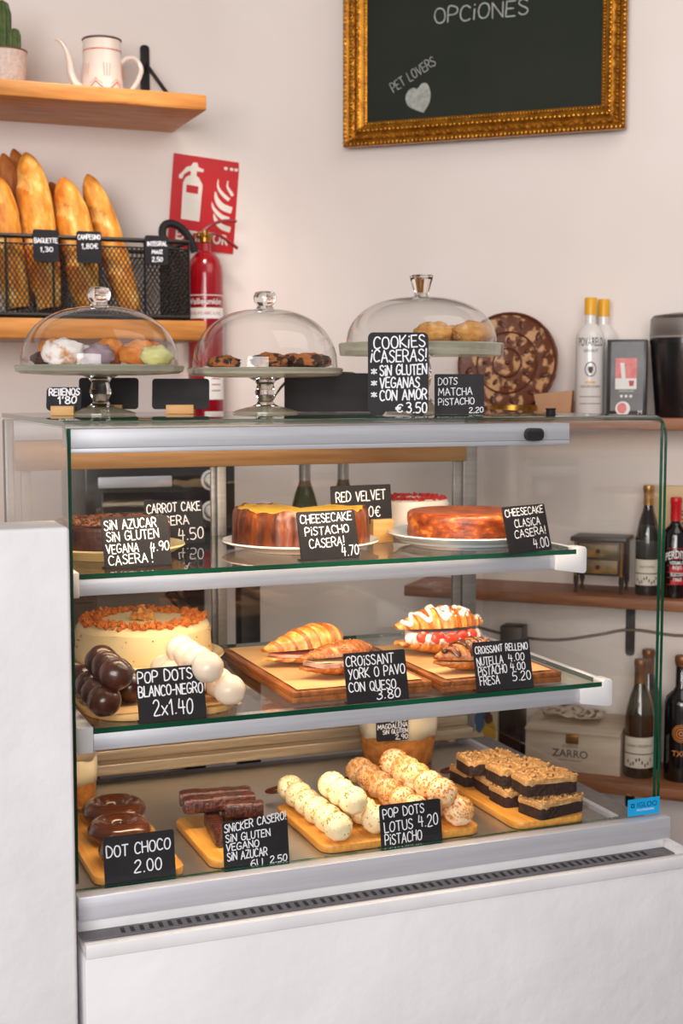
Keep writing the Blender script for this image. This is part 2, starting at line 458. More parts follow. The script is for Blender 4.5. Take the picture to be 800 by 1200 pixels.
# ------------------------------------------------------------------ the room
cu, cv, cw = uvw(CORNER)
m = MB(); m.box(-3, cu, VW, VW + .12, -OZ, 1.5); struct(m.build('wall_left', M_WALL, loc=F(0, 0, 0), rotz=ANG))
m = MB()
cz = Vector((CORNER.x, CORNER.y, 0))
m.box(0, 3.2, 0, .12, 0, OZ + 1.5)
struct(m.build('wall_back', M_WALL, loc=cz, rotz=BANG))
# rounded inner corner of the two walls
m = MB(); a0, a1 = ANG + PI, BANG
q = []
for k in range(9):
    t = k / 8
    pa = Vector((math.cos(a0), math.sin(a0), 0)) * .10 * (1 - t) ** 2 + Vector((math.cos(a1), math.sin(a1), 0)) * .10 * t ** 2
    q.append((pa.x, pa.y))
q.append((-BN.x * .02, -BN.y * .02))
m.prism(q, .0, OZ + 1.5, None)
struct(m.build('trim_1', M_WALL, loc=cz))
m = MB(); m.box(-4, 4, -3, 6, -.1, 0); struct(m.build('floor', M_FLOOR))

# low plaster wall left of the case, and the plaster counter that carries the case
m = MB(); m.box(-1.2, -.010, -.062, .045, -OZ, -.142)
struct(m.build('wall_front', M_PLASTER, loc=F(0, 0, 0), rotz=ANG, bevel=.006, bseg=3))
ctr = thing('service_counter', 'white plastered counter under the glass display case', 'counter', F(.5, .3, -OZ), ANG)
m = MB(); m.box(-.5 + .0, .535, -.362, .36, 0, OZ - .757); m.build('counter_body', M_PLASTER, ctr, bevel=.004)
m = MB()
zt, zb = OZ - .7365, OZ - .757
m.box(-.498, .540, -.364, -.347, zb, zt); m.box(.502, .540, -.347, .362, zb, zt); m.box(-.498, .502, -.347, .362, zb, zt - .008)
m.build('counter_trim', M_TRIM, ctr, bevel=.002, label='smooth white trim around the counter top')

# ------------------------------------------------------------------ display case
case = thing('display_case', 'refrigerated glass display case on the white counter, full of pastries', 'display case', F(0, 0, -.7445), ANG)
def cpart(mb, name, m, **k):
    for i, v in enumerate(mb.v): mb.v[i] = v + Vector((0, 0, .7445))
    return mb.build(name, m, k.pop('parent', case), **k)
D = .644
TH = .008
# bent front pane
prof = [(0, -.679), (0, -.035)]
for k in range(1, 7):
    a = PI / 2 * k / 6
    prof.append((.035 - .035 * math.cos(a), -.035 + .035 * math.sin(a)))
prof.append((.30, 0))
def inner(pr):
    q = [(TH, -.679), (TH, -.035)]
    for k in range(1, 7):
        a = PI / 2 * k / 6
        q.append((.035 - (.035 - TH) * math.cos(a), -.035 + (.035 - TH) * math.sin(a)))
    q.append((.30, -TH)); return q
inn = inner(prof); n = len(prof)
m = MB()
vs = []
for u in (0, 1):
    vs += [(u, a, b) for a, b in prof] + [(u, a, b) for a, b in inn]
fs = []; 
for k in range(n - 1):
    fs.append((k, k + 1, 2 * n + k + 1, 2 * n + k)); fs.append((n + k, 3 * n + k, 3 * n + k + 1, n + k + 1))
m.add(vs, fs, None, 0)
es = [(k, n + k, n + k + 1, k + 1) for k in range(n - 1)] + [(2 * n + k, 2 * n + k + 1, 3 * n + k + 1, 3 * n + k) for k in range(n - 1)] + [(0, 2 * n, 3 * n, n), (n - 1, 2 * n - 1, 4 * n - 1, 3 * n - 1)]
m.add(vs, es, None, 1)
cpart(m, 'front_glass', [M_PANE, M_GEDGE])
def pane(name, x0, x1, y0, y1, z0, z1, m0=None, parent=None, edges=None):
    mb = MB(); mb.box(x0, x1, y0, y1, z0, z1)
    dims = (x1 - x0, y1 - y0, z1 - z0); thin = dims.index(min(dims))
    pairs = {2: (0, 1), 1: (2, 3), 0: (4, 5)}[thin]
    mb.m = [0 if (i in pairs or (edges is not None and i not in edges)) else 1 for i in range(6)]
    return cpart(mb, name, [m0 or M_PANE, M_GEDGE], parent=parent or case, smooth=False)
pane('top_glass', 0, 1, .302, D, -.008, 0, edges=(4, 5))
pane('side_glass', .993, .999, .010, D, -.672, -.010, M_SIDE, edges=(2,))
pane('side_glass', .001, .007, .010, D, -.672, -.010, edges=(2,))
# metal frame
m = MB(); m.box(.012, .845, .055, .105, -.040, -.012); m.box(.012, .845, .055, .0575, -.0475, -.040); r_ = cpart(m, 'top_rail', M_ALU, bevel=.003)
m = MB(); m.box(.03, .82, .066, .100, -.043, -.0402); cpart(m, 'led_strip', emit('warm_led', (255, 206, 150), 5), parent=case)
m = MB(); m.prism(rrect(.757, .788, -.040, -.019, .009), -.052, -.040, FACE); cpart(m, 'lock', M_BLACK)
for x0, x1 in ((.0, .016), (.93, .962)):
    m = MB(); m.box(x0, x1, D - .03, D, -.68, -.012)
    cpart(m, 'back_post', M_ALU2, bevel=.002)
m = MB(); m.box(.016, .93, D - .044, D - .034, -.105, -.05); cpart(m, 'door_header', mat('reflection_tan_header', (172, 132, 88), (150, 108, 68), 5, .4, metal=.4, stretch=(1, 20, 20)), bevel=.002)  # tan base colour paints a warm reflection into the metal header
m = MB(); m.box(.016, .93, D - .034, D - .002, -.05, -.012); cpart(m, 'back_rail', M_ALU, bevel=.002)
m = MB()
for i, (a, b) in enumerate(((-.676, -.655), (-.655, -.635), (-.635, -.618))):
    m.box(.016, .93, D - .085 + .026 * i, D, a, b)
cpart(m, 'door_track', mat('warm_track_metal', (196, 178, 152), (176, 156, 130), 6, .35, metal=.5, stretch=(1, 30, 30)), bevel=.002)
def door(x0, x1, y, label):
    f = MB(); t = .018
    f.box(x0, x0 + t, y, y + .010, -.618, -.085); f.box(x1 - t, x1, y, y + .010, -.618, -.085)
    f.box(x0 + t, x1 - t, y, y + .010, -.618, -.603); f.box(x0 + t, x1 - t, y, y + .010, -.105, -.085)
    fo = cpart(f, 'sliding_door', M_ALU2, bevel=.0015, label=label)
    pane('door_pane', x0 + t, x1 - t, y + .003, y + .007, -.603, -.105, M_DOORG, parent=fo, edges=())
door(.03, .41, D - .018, 'left sliding back door'); door(.40, .925, D - .032, 'right sliding back door')
# floor tray
W0 = -.686
m = MB(); m.box(.004, .915, .012, D - .086, W0 - .010, W0); cpart(m, 'floor_tray', M_STEEL)
m = MB(); m.box(.915, .926, .012, D - .03, W0 - .010, W0 + .008); cpart(m, 'tray_rim', M_ALU)
m = MB(); m.box(.926, .992, .012, D - .03, -.701, -.692); cpart(m, 'drain_channel', M_VENT)
# sill
m = MB(); m.box(-.001, 1.006, -.026, -.001, -.716, -.6795); cpart(m, 'front_sill', M_ALU, bevel=.002)
m = MB(); m.box(.0, 1.0, -.014, .010, -.736, -.7165); cpart(m, 'lower_sill', M_TRIM, bevel=.001)
m = MB(); m.box(0, 1.0, -.047, -.014, -.7365 + .0002, -.7345)
for k in range(64):
    x = .058 + k * .0141
    m.add([(x, -.040, -.7342), (x + .0062, -.040, -.7342), (x + .0072, -.021, -.7342), (x + .001, -.021, -.7342)], [(0, 1, 2, 3)], None, 1)
cpart(m, 'vent_panel', [M_VENT, M_BLACK], smooth=False)
m = MB(); m.box(.01, .99, .02, D - .01, -.736, -.702); cpart(m, 'base_tray', M_VENT)
def case_shelf(vf, vb, wt, u0=.036, u1=.905, hgt=.026):
    s = pane('glass_shelf', u0, u1, vf, vb, wt - .008, wt, M_SHELFG)
    m = MB(); m.box(u0, .858, vf + .003, vf + .028, wt - .008 - hgt, wt - .0085); m.box(u0, .858, vf + .028, vf + .052, wt - .0115, wt - .0085); cpart(m, 'shelf_rail', M_ALU, parent=s, bevel=.002)
    m = MB(); m.box(u0 + .02, .85, vf + .030, vf + .048, wt - .0150, wt - .0117); cpart(m, 'led_strip', emit('shelf_led', (255, 200, 140), 4), parent=s)
    # right end bracket: a deeper cheek that wraps the rail end
    z1 = wt + .004; z0 = wt - .042
    m = MB(); A = FACE
    out = [(.859, wt - .009), (.900, wt - .009), (.900, z1 - .003), (.903, z1), (.916, z1), (.919, z1 - .004), (.919, z0 + .004), (.916, z0), (.910, z0), (.859, wt - .034)]
    m.prism(out, -(vf + .028), -(vf - .003), A); m.box(.9065, .919, vf + .028, vb, wt - .030, wt - .0002)
    cpart(m, 'shelf_bracket', M_TRIM, parent=s, bevel=.0008)
    m = MB(); m.box(.012, .0355, vf - .002, vb, wt - .036, wt + .003); cpart(m, 'shelf_bracket', M_TRIM, parent=s, bevel=.0015)
    return s
W1, W2 = -.233, -.449
case_shelf(.1175, .56, W1); case_shelf(.0293, .585, W2)
for k, (vv, ww, pw_) in enumerate(((.085, -.05, 2.6), (.165, W1 - .02, 1.1), (.08, W2 - .02, 1.7))):
    l = bpy.data.lights.new('led_light', 'AREA'); l.shape = 'RECTANGLE'; l.size = .78; l.size_y = .02; l.energy = pw_; l.color = (1, .79, .55)
    o = bpy.data.objects.new('led_light', l); col.objects.link(o); o.parent = case
    o.location = (.43, vv, ww + .7445); o.rotation_euler = (math.radians(34 if k == 0 else 22), 0, 0)
# maker's card at the foot of the front pane
p0, p1 = on_v(735.5, 957.5, -.004), on_v(772.5, 951, -.004); sz = mpp(p0)
b = uvw(p0); e = uvw(p1)
cd = bpy.data.objects.new('maker_card', None); col.objects.link(cd); cd.parent = case
cd.location = (b[0], -.003, b[2] + .7445)
wid, hei = e[0] - b[0], 20 * sz
m = MB(); m.box(0, wid, -.0005, .0005, 0, hei); m.build('card_sheet', mat('cyan_card', (22, 164, 226), None, 10, .4), cd, smooth=False)
t = MB(); vs, fs = type_mesh('IGLOO', hei * .46); k = wid * .62 / (max(v.x for v in vs) - min(v.x for v in vs)); t.add([(v.x * k + wid * .60, v.y + hei * .62, .0008) for v in vs], fs, FACE)
t.add([(x + wid * .15, y + hei * .62, .0008) for x, y in rrect(-.0036, .0036, -.0036, .0036, .001)] + [(x + wid * .15, y + hei * .62, .0008) for x, y in rrect(-.0018, .0018, -.0018, .0018, .0006)], [(k_, (k_ + 1) % 20, 20 + (k_ + 1) % 20, 20 + k_) for k_ in range(20)], FACE)
t.build('lettering', mat('navy_print', (12, 50, 96), None, 10, .5), cd, smooth=False)
t = MB(); vs, fs = type_mesh('MOSTRADORES', hei * .17); t.add([(v.x + wid * .55, v.y + hei * .32, .0008) for v in vs], fs, FACE); t.build('lettering', M_CHALK, cd, smooth=False)

# ------------------------------------------------------------------ left wall: shelves, pot, teapot, bread basket, extinguisher
def wall_shelf(px, pyt, pyb, depth, label, thick=None):
    v = VW - depth
    a = on_v(px, pyt, v); b = on_v(px, pyb, v)
    u1 = uvw(a)[0]; zt = a.z; th = thick or (a.z - b.z)
    r = thing('wall_shelf', label, 'shelf', F(u1 - .6, VW - depth / 2, zt - th - OZ), ANG)
    m = MB(); m.box(-1.2, .6, -depth / 2, depth / 2, 0, th); m.build('plank', M_SHELFW, r, bevel=.004)
    return r, zt, u1
sh1, SZ1, SU1 = wall_shelf(242, 111, 129.5, .335, 'thick pine wall shelf carrying the enamel teapot and the cactus')
sh2, SZ2, SU2 = wall_shelf(242, 376, 399, .335, 'thick pine wall shelf carrying the wire bread basket')
# black bracket standing up behind the teapot
p = on_v(170, 100, VW - .004); b = uvw(p); sz = mpp(p)
lx = b[0] - (SU1 - .6); ztop = p.z + 46 * sz - sh1.location.z
m = MB(); x0 = lx - 5.5 * sz; x1 = lx + 5.5 * sz
yb = .335 / 2
m.prism(rrect(x0, x1, .04, ztop, .01), -(yb - .0005), -(yb - .006), FACE)
m.box(x0, x1, -yb + .05, yb - .006, .0405 + .0, .045)
m.tube([(lx + .004, yb - .01, ztop - .055), (lx + .03, -.01, .050)], .006, 6)
m.build('bracket', M_BLKMET, sh1, bevel=.001, label='black iron shelf bracket')

# cactus
p = on_z(7, 90, SZ1 + .001); p = on_v(7, 90, VW - .2); p.z = SZ1; sz = mpp(p)
r = thing('potted_cactus', 'small green cactus in a pale speckled pot on the upper shelf', 'plant', p, .3)
m = MB(); R = 25 * sz; H = 45 * sz
m.lathe([(0, 0), (R * .86, 0), (R * .9, .003), (R * 1.0, H), (R * .93, H), (R * .9, H * .85), (0, H * .85)], 32)
m.build('pot', mat('speckled_pot', (228, 208, 196), (206, 184, 172), 120, .5, bump=.1), r)
m = MB(); m.lathe([(R * .93, H), (R * 1.01, H), (R * 1.01, H - .004), (R * .98, H - .004)], 32); m.build('pot_rim', mat('brown_rim', (120, 60, 44)), r)
M_CACT = mat('cactus_green', (70, 92, 46), (98, 112, 62), 60, .7, bump=.3)
for cx, cy, rr, hh in ((-.006, 0, .020, .14), (.022, -.012, .014, .07), (-.032, -.015, .013, .085)):
    m = MB(); pr = [(rr * .8, 0), (rr, hh * .3), (rr, hh * .75), (rr * .7, hh * .93), (0, hh)]
    m.lathe(pr, 40, T((cx, cy, H * .84)), fn=lambda q, z, a: (q * (1 + .12 * math.cos(10 * a)), z)); m.build('cactus_stem', M_CACT, r)

# enamel teapot
p = on_v(120, 100, VW - .17); p.z = SZ1; sz = mpp(p)
r = thing('enamel_teapot', 'white enamel teapot with red painted trim on the upper wall shelf', 'teapot', p, ANG)
H = 68 * sz; R0 = 25 * sz; R1 = 22 * sz
M_ENAM = mat('cream_enamel', (240, 226, 214), None, 5, .18, coat=.5)
m = MB(); m.lathe([(0, 0), (R0, 0), (R0 * 1.01, .004), (R0 * .99, H * .2), (R1 * 1.01, H * .7), (R1, H), (R1 - .003, H), (R1 - .003, H * .9), (0, H * .9)], 40); m.build('body', M_ENAM, r)
m = MB(); m.tube([(R1 * math.cos(a), R1 * math.sin(a), H) for a in [2 * PI * k / 32 for k in range(32)]], .0028, 6, closed=True); m.build('rim', mat('dark_enamel_rim', (84, 62, 46)), r)
pts = [((x - 120) * sz, 0, (99 - y) * sz) for x, y in ((100, 90), (90, 84), (84, 72), (82, 58), (78, 44), (72, 36), (66, 34))]
m = MB(); m.tube(spline(pts, 5), [.5 * sz * (11 - 7.5 * k / 30) for k in range(31)], 12); m.build('spout', M_ENAM, r)
pts = [((x - 120) * sz, 0, (99 - y) * sz) for x, y in ((140, 58), (148, 50), (158, 48), (165, 55), (166, 64), (160, 78), (152, 88), (144, 94))]
m = MB(); m.tube(spline(pts, 5), .0062, 8); m.build('handle', M_ENAM, r)
t = MB()
def band(z, amp, nf, hh, off):
    for k in range(96):
        a, b = 2 * PI * k / 96, 2 * PI * (k + 1) / 96
        za, zb = z - amp * abs(math.sin(nf * a)), z - amp * abs(math.sin(nf * b))
        ra = R1 + (R0 - R1) * max(0, 1 - z / (H * .7)) + off
        t.add([(ra * math.cos(a), ra * math.sin(a), za), (ra * math.cos(b), ra * math.sin(b), zb), (ra * math.cos(b), ra * math.sin(b), zb + hh), (ra * math.cos(a), ra * math.sin(a), za + hh)], [(0, 1, 2, 3)])
band(H * .80, .0015, 14, .0022, .0016); t.build('painted_band', mat('red_enamel', (206, 62, 46), (220, 110, 90), 30, .3), r, smooth=False); t = MB(); band(H * .24, .019, 3, .0045, .002); band(H * .30, .017, 3, .0016, .002)
for k in range(6):
    for j in (-1, 0, 1):
        a = PI / 6 + k * PI / 3 + j * .11; ra = R0 + .0008
        t.add([(ra * .985 * math.cos(a), ra * .985 * math.sin(a), H * .34), (ra * math.cos(a + .02), ra * math.sin(a + .02), H * .34), (ra * .96 * math.cos(a + .05 * j + .02), ra * .96 * math.sin(a + .05 * j + .02), H * .56), (ra * .96 * math.cos(a + .05 * j), ra * .96 * math.sin(a + .05 * j), H * .56)], [(0, 1, 2, 3)])
t.build('painted_trim', mat('red_enamel', (206, 62, 46), (220, 110, 90), 30, .3), r, smooth=False)

# wire basket with baguettes
vb0 = VW - .325; p = on_v(221, 284, vb0); BU1 = uvw(p)[0]; BZ0 = SZ2 + .002; BH = p.z - BZ0
BL, BD = .95, .29
r = thing('wire_basket', 'long black wire mesh basket holding baguettes on the lower wall shelf', 'basket', F(BU1, vb0, BZ0 - OZ), ANG)
m = MB()
for z, rr in ((BH, .006), (.006, .006), (BH - .018, .0022)):
    m.tube([(-BL, 0, z), (0, 0, z), (0, BD, z), (-BL, BD, z)], rr, 8, closed=True)
m.build('rim_wire', M_BLKMET, r)
m = MB()
for x in (0, -.115, -.23, -.345, -.46, -.575, -.69, -.805):
    m.tube([(x, 0, .006), (x, 0, BH)], .0032, 6); m.tube([(x, BD, .006), (x, BD, BH)], .0032, 6)
    m.tube([(x, 0, .006), (x, BD, .006)], .003, 6)
for y in (.1, .2): m.tube([(0, y, .006), (0, y, BH)], .003, 6)
m.build('upright_wire', M_BLKMET, r)
def diamond(name, L, H, M, sp=.0115):
    m = MB(); k = -H * .62
    sl = .62
    n = int((L + 2 * H) / sp)
    for i in range(n):
        x = -H * sl + i * sp
        for sg in (1, -1):
            xa, xb = (x, x + H * sl) if sg == 1 else (x + H * sl, x)
            za, zb = 0, H
            # clip to 0..L
            def cl(x, z, x2, z2):
                if x < 0: z = z + (z2 - z) * (0 - x) / (x2 - x); x = 0
                if x > L: z = z + (z2 - z) * (L - x) / (x2 - x); x = L
                return x, z
            if max(xa, xb) <= 0 or min(xa, xb) >= L: continue
            A_ = cl(xa, za, xb, zb); B_ = cl(xb, zb, xa, za)
            m.tube([(A_[0], .0006 * sg, A_[1]), (B_[0], .0006 * sg, B_[1])], .0014, 3, cap=False, M=M)
    m.build(name, M_BLKMET, r, smooth=False)
diamond('wire_mesh', .80, BH - .022, T((-.80, 0, .006)))
diamond('wire_mesh', BD, BH - .022, T((0, 0, .006)) @ RZ(PI / 2))
diamond('wire_mesh', .40, BH - .022, T((-.40, BD, .006)))
m = MB(); m.box(-BL + .003, -.003, .004, BD - .004, .009, .011); m.build('tray', M_BLKMET, r)

def bread_mat(nm, a, b, c):
    return mat(nm, a, b, 34, .6, bump=.8, bscale=70, c3=c, stretch=(1, 1, .45), lo=.36, hi=.56)
M_BREAD = bread_mat('golden_crust', (196, 110, 26), (232, 158, 58), (246, 200, 116))
M_SLASH = bread_mat('pale_scored_crust', (226, 150, 66), (244, 192, 108), (252, 220, 156))
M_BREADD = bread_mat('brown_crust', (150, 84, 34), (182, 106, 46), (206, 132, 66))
def baguette(tip, bot, wpx, vt, vb, label, m_, seed):
    P0 = on_v(bot[0], bot[1], vb); P1 = on_v(tip[0], tip[1], vt)
    P0.z = max(P0.z, BZ0 + .022)
    dirv = (P1 - P0); L = dirv.length; Rr = wpx * mpp(P1) / 2
    q = dirv.to_track_quat('Z', 'Y')
    o = MB(); N = 72; vs = []; fs = []; K = 28
    def slash(t, a):
        w_ = math.sin(t * 17 + 1.2 * math.sin(a) * 1.0 + seed - 1.6 * math.cos(a)); return max(0, (w_ - .55) / .45) if math.sin(a) < .55 else 0
    for i in range(N + 1):
        t = i / N
        e = min(1, (math.sin(PI * min(1, max(0, t * .5 + .0)) + .0001)) * 1.0)
        rr = Rr * (max(.02, 1 - ((t - .62) / .38) ** 2.6) ** .6 if t > .62 else max(.15, 1 - ((.62 - t) / .75) ** 3) ** .5)
        for k in range(K):
            a = 2 * PI * k / K
            g = .11 * slash(t, a)                            # slanting slashes along the crust
            nn = .06 * noise.noise(Vector((math.cos(a) * 2, math.sin(a) * 2, t * 9 + seed * 5)))
            x = .014 * math.sin(t * 3 + seed)
            vs.append((rr * (1 + nn - g) * math.cos(a) + x, rr * (1 + nn - g) * math.sin(a), t * L))
    for i in range(N):
        for k in range(K): fs.append((i * K + k, i * K + (k + 1) % K, (i + 1) * K + (k + 1) % K, (i + 1) * K + k))
    fs.append(tuple(range(K - 1, -1, -1))); fs.append(tuple(N * K + k for k in range(K)))
    o.add(vs, fs)
    for i in range(N):
        for k in range(K):
            if slash((i + .5) / N, 2 * PI * (k + .5) / K) > .30 and .06 < i / N < .9: o.m[i * K + k] = 1
    b = o.build('baguette', [m_, M_SLASH if m_ is M_BREAD else m_], None, ang=60)
    b.location = P0; b.rotation_mode = 'QUATERNION'; b.rotation_quaternion = q
    tag(b, label, 'bread', 'baguettes in the wire basket')
fv, bv = vb0 + .07, vb0 + .19
baguette((-8, 205), (24, 366), 40, fv + .02, fv - .02, 'baguette cut by the left edge of the photo, front row of the basket', M_BREAD, 1)
baguette((26, 178), (62, 366), 40, fv + .05, fv - .02, 'tall golden baguette behind the BAGUETTE tag in the basket', M_BREAD, 2)
baguette((72, 208), (104, 366), 40, fv + .04, fv - .02, 'golden baguette between the two chalked tags on the basket', M_BREAD, 3)
baguette((104, 205), (152, 366), 33, fv + .105, fv + .05, 'rightmost golden baguette leaning in the wire basket', M_BREAD, 4)
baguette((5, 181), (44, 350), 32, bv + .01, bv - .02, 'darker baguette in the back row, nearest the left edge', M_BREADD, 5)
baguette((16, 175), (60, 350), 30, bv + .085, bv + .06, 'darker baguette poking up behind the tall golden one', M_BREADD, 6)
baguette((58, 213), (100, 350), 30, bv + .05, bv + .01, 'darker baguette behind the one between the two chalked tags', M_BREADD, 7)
def tagcard(x0, x1, y0, y1, lines, label):
    a, b = on_v(x0, y1, vb0 - .0095), on_v(x1, y1 + 1, vb0 - .0095); a.z = b.z = (a.z + b.z) / 2
    r = sign(label, a, b, (y1 - y0) * mpp(a), lines, 0, None, .006, .0028, name='price_tag')
    m = MB(); h = (y1 - y0) * mpp(a); m.box(-.008, .008, .0012, .018, h * .78, h * .80); m.box(-.008, .008, .016, .018, h * .6, h * .80); m.build('clip', M_BLKMET, r)
tagcard(39, 69, 269, 306, [('BAGUETTE', .06, .95, .28, .42), ('1,30', .28, .76, .56, .70)], 'black tag chalked BAGUETTE hooked on the basket rim')
tagcard(90, 119, 271, 308, [('CAMPESINO', .06, .95, .12, .26), ('1,80e', .2, .85, .4, .55)], 'black tag chalked CAMPESINO hooked on the basket rim')
tagcard(170, 197, 276, 310, [('INTEGRAL', .1, .95, .22, .36), ('MAIZ', .3, .75, .5, .62), ('2,50', .3, .75, .74, .88)], 'black tag chalked INTEGRAL near the right end of the basket')

# fire extinguisher sign
c4 = [on_v(x, y, VW - .003) for x, y in ((196, 288.5), (273, 298), (274, 186), (197.5, 178.5))]
M4 = [uvw(c) for c in c4]
u0, w0 = M4[0][0], M4[0][2]
WS = M4[1][0] - u0; HS = M4[3][2] - w0; skew = (M4[1][2] - w0) / WS
r = thing('extinguisher_sign', 'red wall sign with white fire extinguisher and flames pictogram', 'sign', F(u0, VW - .003, w0), ANG)
A = RY(-math.atan(skew)) @ FACE
m = MB(); m.prism(rrect(0, WS, 0, HS, .001), -.001, .002, A); m.build('panel', mat('signal_red', (202, 14, 24), None, 10, .35), r, smooth=False)
t = MB(); zz = .0028
def S(pts): t.add([(x * WS, y * HS, zz) for x, y in pts], [tuple(range(len(pts)))], A)
S([(.17, .31), (.45, .305), (.46, .70), (.40, .77), (.36, .79), (.26, .79), (.20, .76), (.165, .70)])
S([(.27, .79), (.36, .79), (.36, .84), (.46, .84), (.46, .87), (.38, .885), (.36, .93), (.30, .93), (.27, .89), (.20, .87), (.13, .80), (.10, .78), (.10, .74), (.15, .74), (.17, .79), (.24, .83), (.27, .83)])
def flame(pts, wd):
    q = spline([(x * WS, y * HS, 0) for x, y in pts], 5); L = len(q)
    lo_, hi_ = [], []
    for i, a in enumerate(q):
        d = (q[min(L - 1, i + 1)] - q[max(0, i - 1)]).normalized(); nrm = Vector((-d.y, d.x, 0)); ww = wd * WS * (.12 + .88 * math.sin(PI * min(1, (i / (L - 1)) * .62)) )
        lo_.append(a + nrm * ww / 2); hi_.append(a - nrm * ww / 2)
    vs = [(p.x, p.y, zz) for p in lo_ + hi_]
    t.add(vs, [(i, i + 1, L + i + 1, L + i) for i in range(L - 1)], A)
flame([(.69, .79), (.70, .70), (.78, .63), (.88, .58)], .055); flame([(.84, .79), (.84, .72), (.90, .66), (.93, .63)], .05)
flame([(.66, .65), (.69, .57), (.78, .50), (.93, .47)], .10); flame([(.62, .53), (.66, .46), (.78, .39), (.90, .37)], .07); flame([(.66, .41), (.70, .34), (.80, .28), (.93, .26)], .085)
vs, fs = type_mesh('EXTINTOR', HS * .15, .0012); ww = max(v.x for v in vs) - min(v.x for v in vs); k = .80 * WS / ww
t.add([(v.x * k + WS * .5, v.y + HS * .135, zz) for v in vs], fs, A)
for a in (.77, .86, .93): S([(a, .90), (a + .05, .90), (a + .05, .93), (a, .93)])
t.build('pictogram', mat('sign_white', (240, 232, 220), None, 10, .5), r, smooth=False)
t = MB(); zz = .0034; S([(.22, .60), (.40, .597), (.40, .68), (.22, .683)]); t.build('pictogram_window', MATS['signal_red'], r, smooth=False)

# fire extinguisher
p = on_v(241, 372, VW - .075); sz = mpp(p); R = 21 * sz
zb = on_v(241, 500, VW - .075).z; zs = on_v(241, 322, VW - .075).z
r = thing('fire_extinguisher', 'red fire extinguisher with brass valve and black hose in the corner', 'fire extinguisher', (p.x, p.y, zb), ANG)
hc = zs - zb
M_RED = mat('extinguisher_red', (158, 8, 26), (150, 6, 24), 10, .18, coat=.6)
m = MB(); m.lathe([(0, .0), (R * .9, .0), (R, .012), (R, hc), (R * .95, hc + .022), (R * .8, hc + .042), (R * .55, hc + .056), (R * .34, hc + .064), (R * .30, hc + .085), (0, hc + .085)], 36); m.build('cylinder_body', M_RED, r)
m = MB(); zv = hc + .085
m.lathe([(.012, zv), (.016, zv + .004), (.016, zv + .016), (.011, zv + .02), (.011, zv + .034), (0, zv + .034)], 12); m.box(-.024, .018, -.010, .010, zv + .014, zv + .028); m.sphere((-.02, -.012, zv + .02), .009); m.build('valve', M_BRASS, r)
m = MB()
m.tube(spline([(-.012, 0, zv + .028), (.015, -.01, zv + .05), (.05, -.015, zv + .062), (.085, -.018, zv + .062)], 5), .0045, 6)
m.tube(spline([(-.01, 0, zv + .022), (.02, -.01, zv + .028), (.055, -.015, zv + .012), (.088, -.018, zv - .012)], 5), .0045, 6); m.build('lever', mat('dark_red_lever', (150, 16, 30), None, 10, .3), r)
pts = []
for x, y in ((228, 296), (224, 283), (214, 269), (202, 262), (193, 264), (190, 273), (194, 284), (206, 300), (216, 330), (219, 372)):
    q_ = on_v(x, y, VW - .085) - Vector((p.x, p.y, zb)); u_ = q_.x * UX + q_.y * UY; v_ = -q_.x * UY + q_.y * UX
    pts.append((u_, v_ + .0, q_.z))
m = MB(); m.tube(spline(pts, 6), 4.6 * sz, 10); m.build('hose', M_BLACK, r)
def yz(y): return on_v(241, y, VW - .075).z - zb
def cylpatch(mb, R, z0, z1, a0, a1, n=16):
    vs = []
    for k in range(n + 1):
        a = a0 + (a1 - a0) * k / n
        vs += [(R * math.cos(a), R * math.sin(a), z0), (R * math.cos(a), R * math.sin(a), z1)]
    mb.add(vs, [(2 * k, 2 * k + 2, 2 * k + 3, 2 * k + 1) for k in range(n)])
t = MB(); fa = -PI / 2 - ANG + .1
cylpatch(t, R + .0006, yz(374), yz(361.5), fa - 1.25, fa + 1.25); t.build('label', M_PAPERW, r, smooth=False); t = MB(); cylpatch(t, R + .0006, yz(468), yz(430), fa - .1, fa + 1.2); t.build('label', M_PAPERW, r, smooth=False); t = MB(); cylpatch(t, R + .0006, yz(347.5), yz(346.5), fa - 1.25, fa + 1.25)
vs, fs = type_mesh('Valleunión', 9.5 * sz, .0004); k = 40 * sz / (max(v.x for v in vs) - min(v.x for v in vs)) * 1.08
wrap(t, [Vector((v.x * k, v.y, 0)) for v in vs], fs, R + .0008, yz(354.5), fa)
t.build('brand_lettering', M_PAPERW, r, smooth=False)
t = MB(); vs, fs = type_mesh('POLVO ABC 6 KG', 5 * sz); wrap(t, vs, fs, R + .0012, yz(368), fa); 
for yy in (436, 443, 450, 457): cylpatch(t, R + .0012, yz(yy + 1.2), yz(yy), fa + .3, fa + .85, 6)
t.build('label_print', mat('red_print', (190, 60, 66)), r, smooth=False)

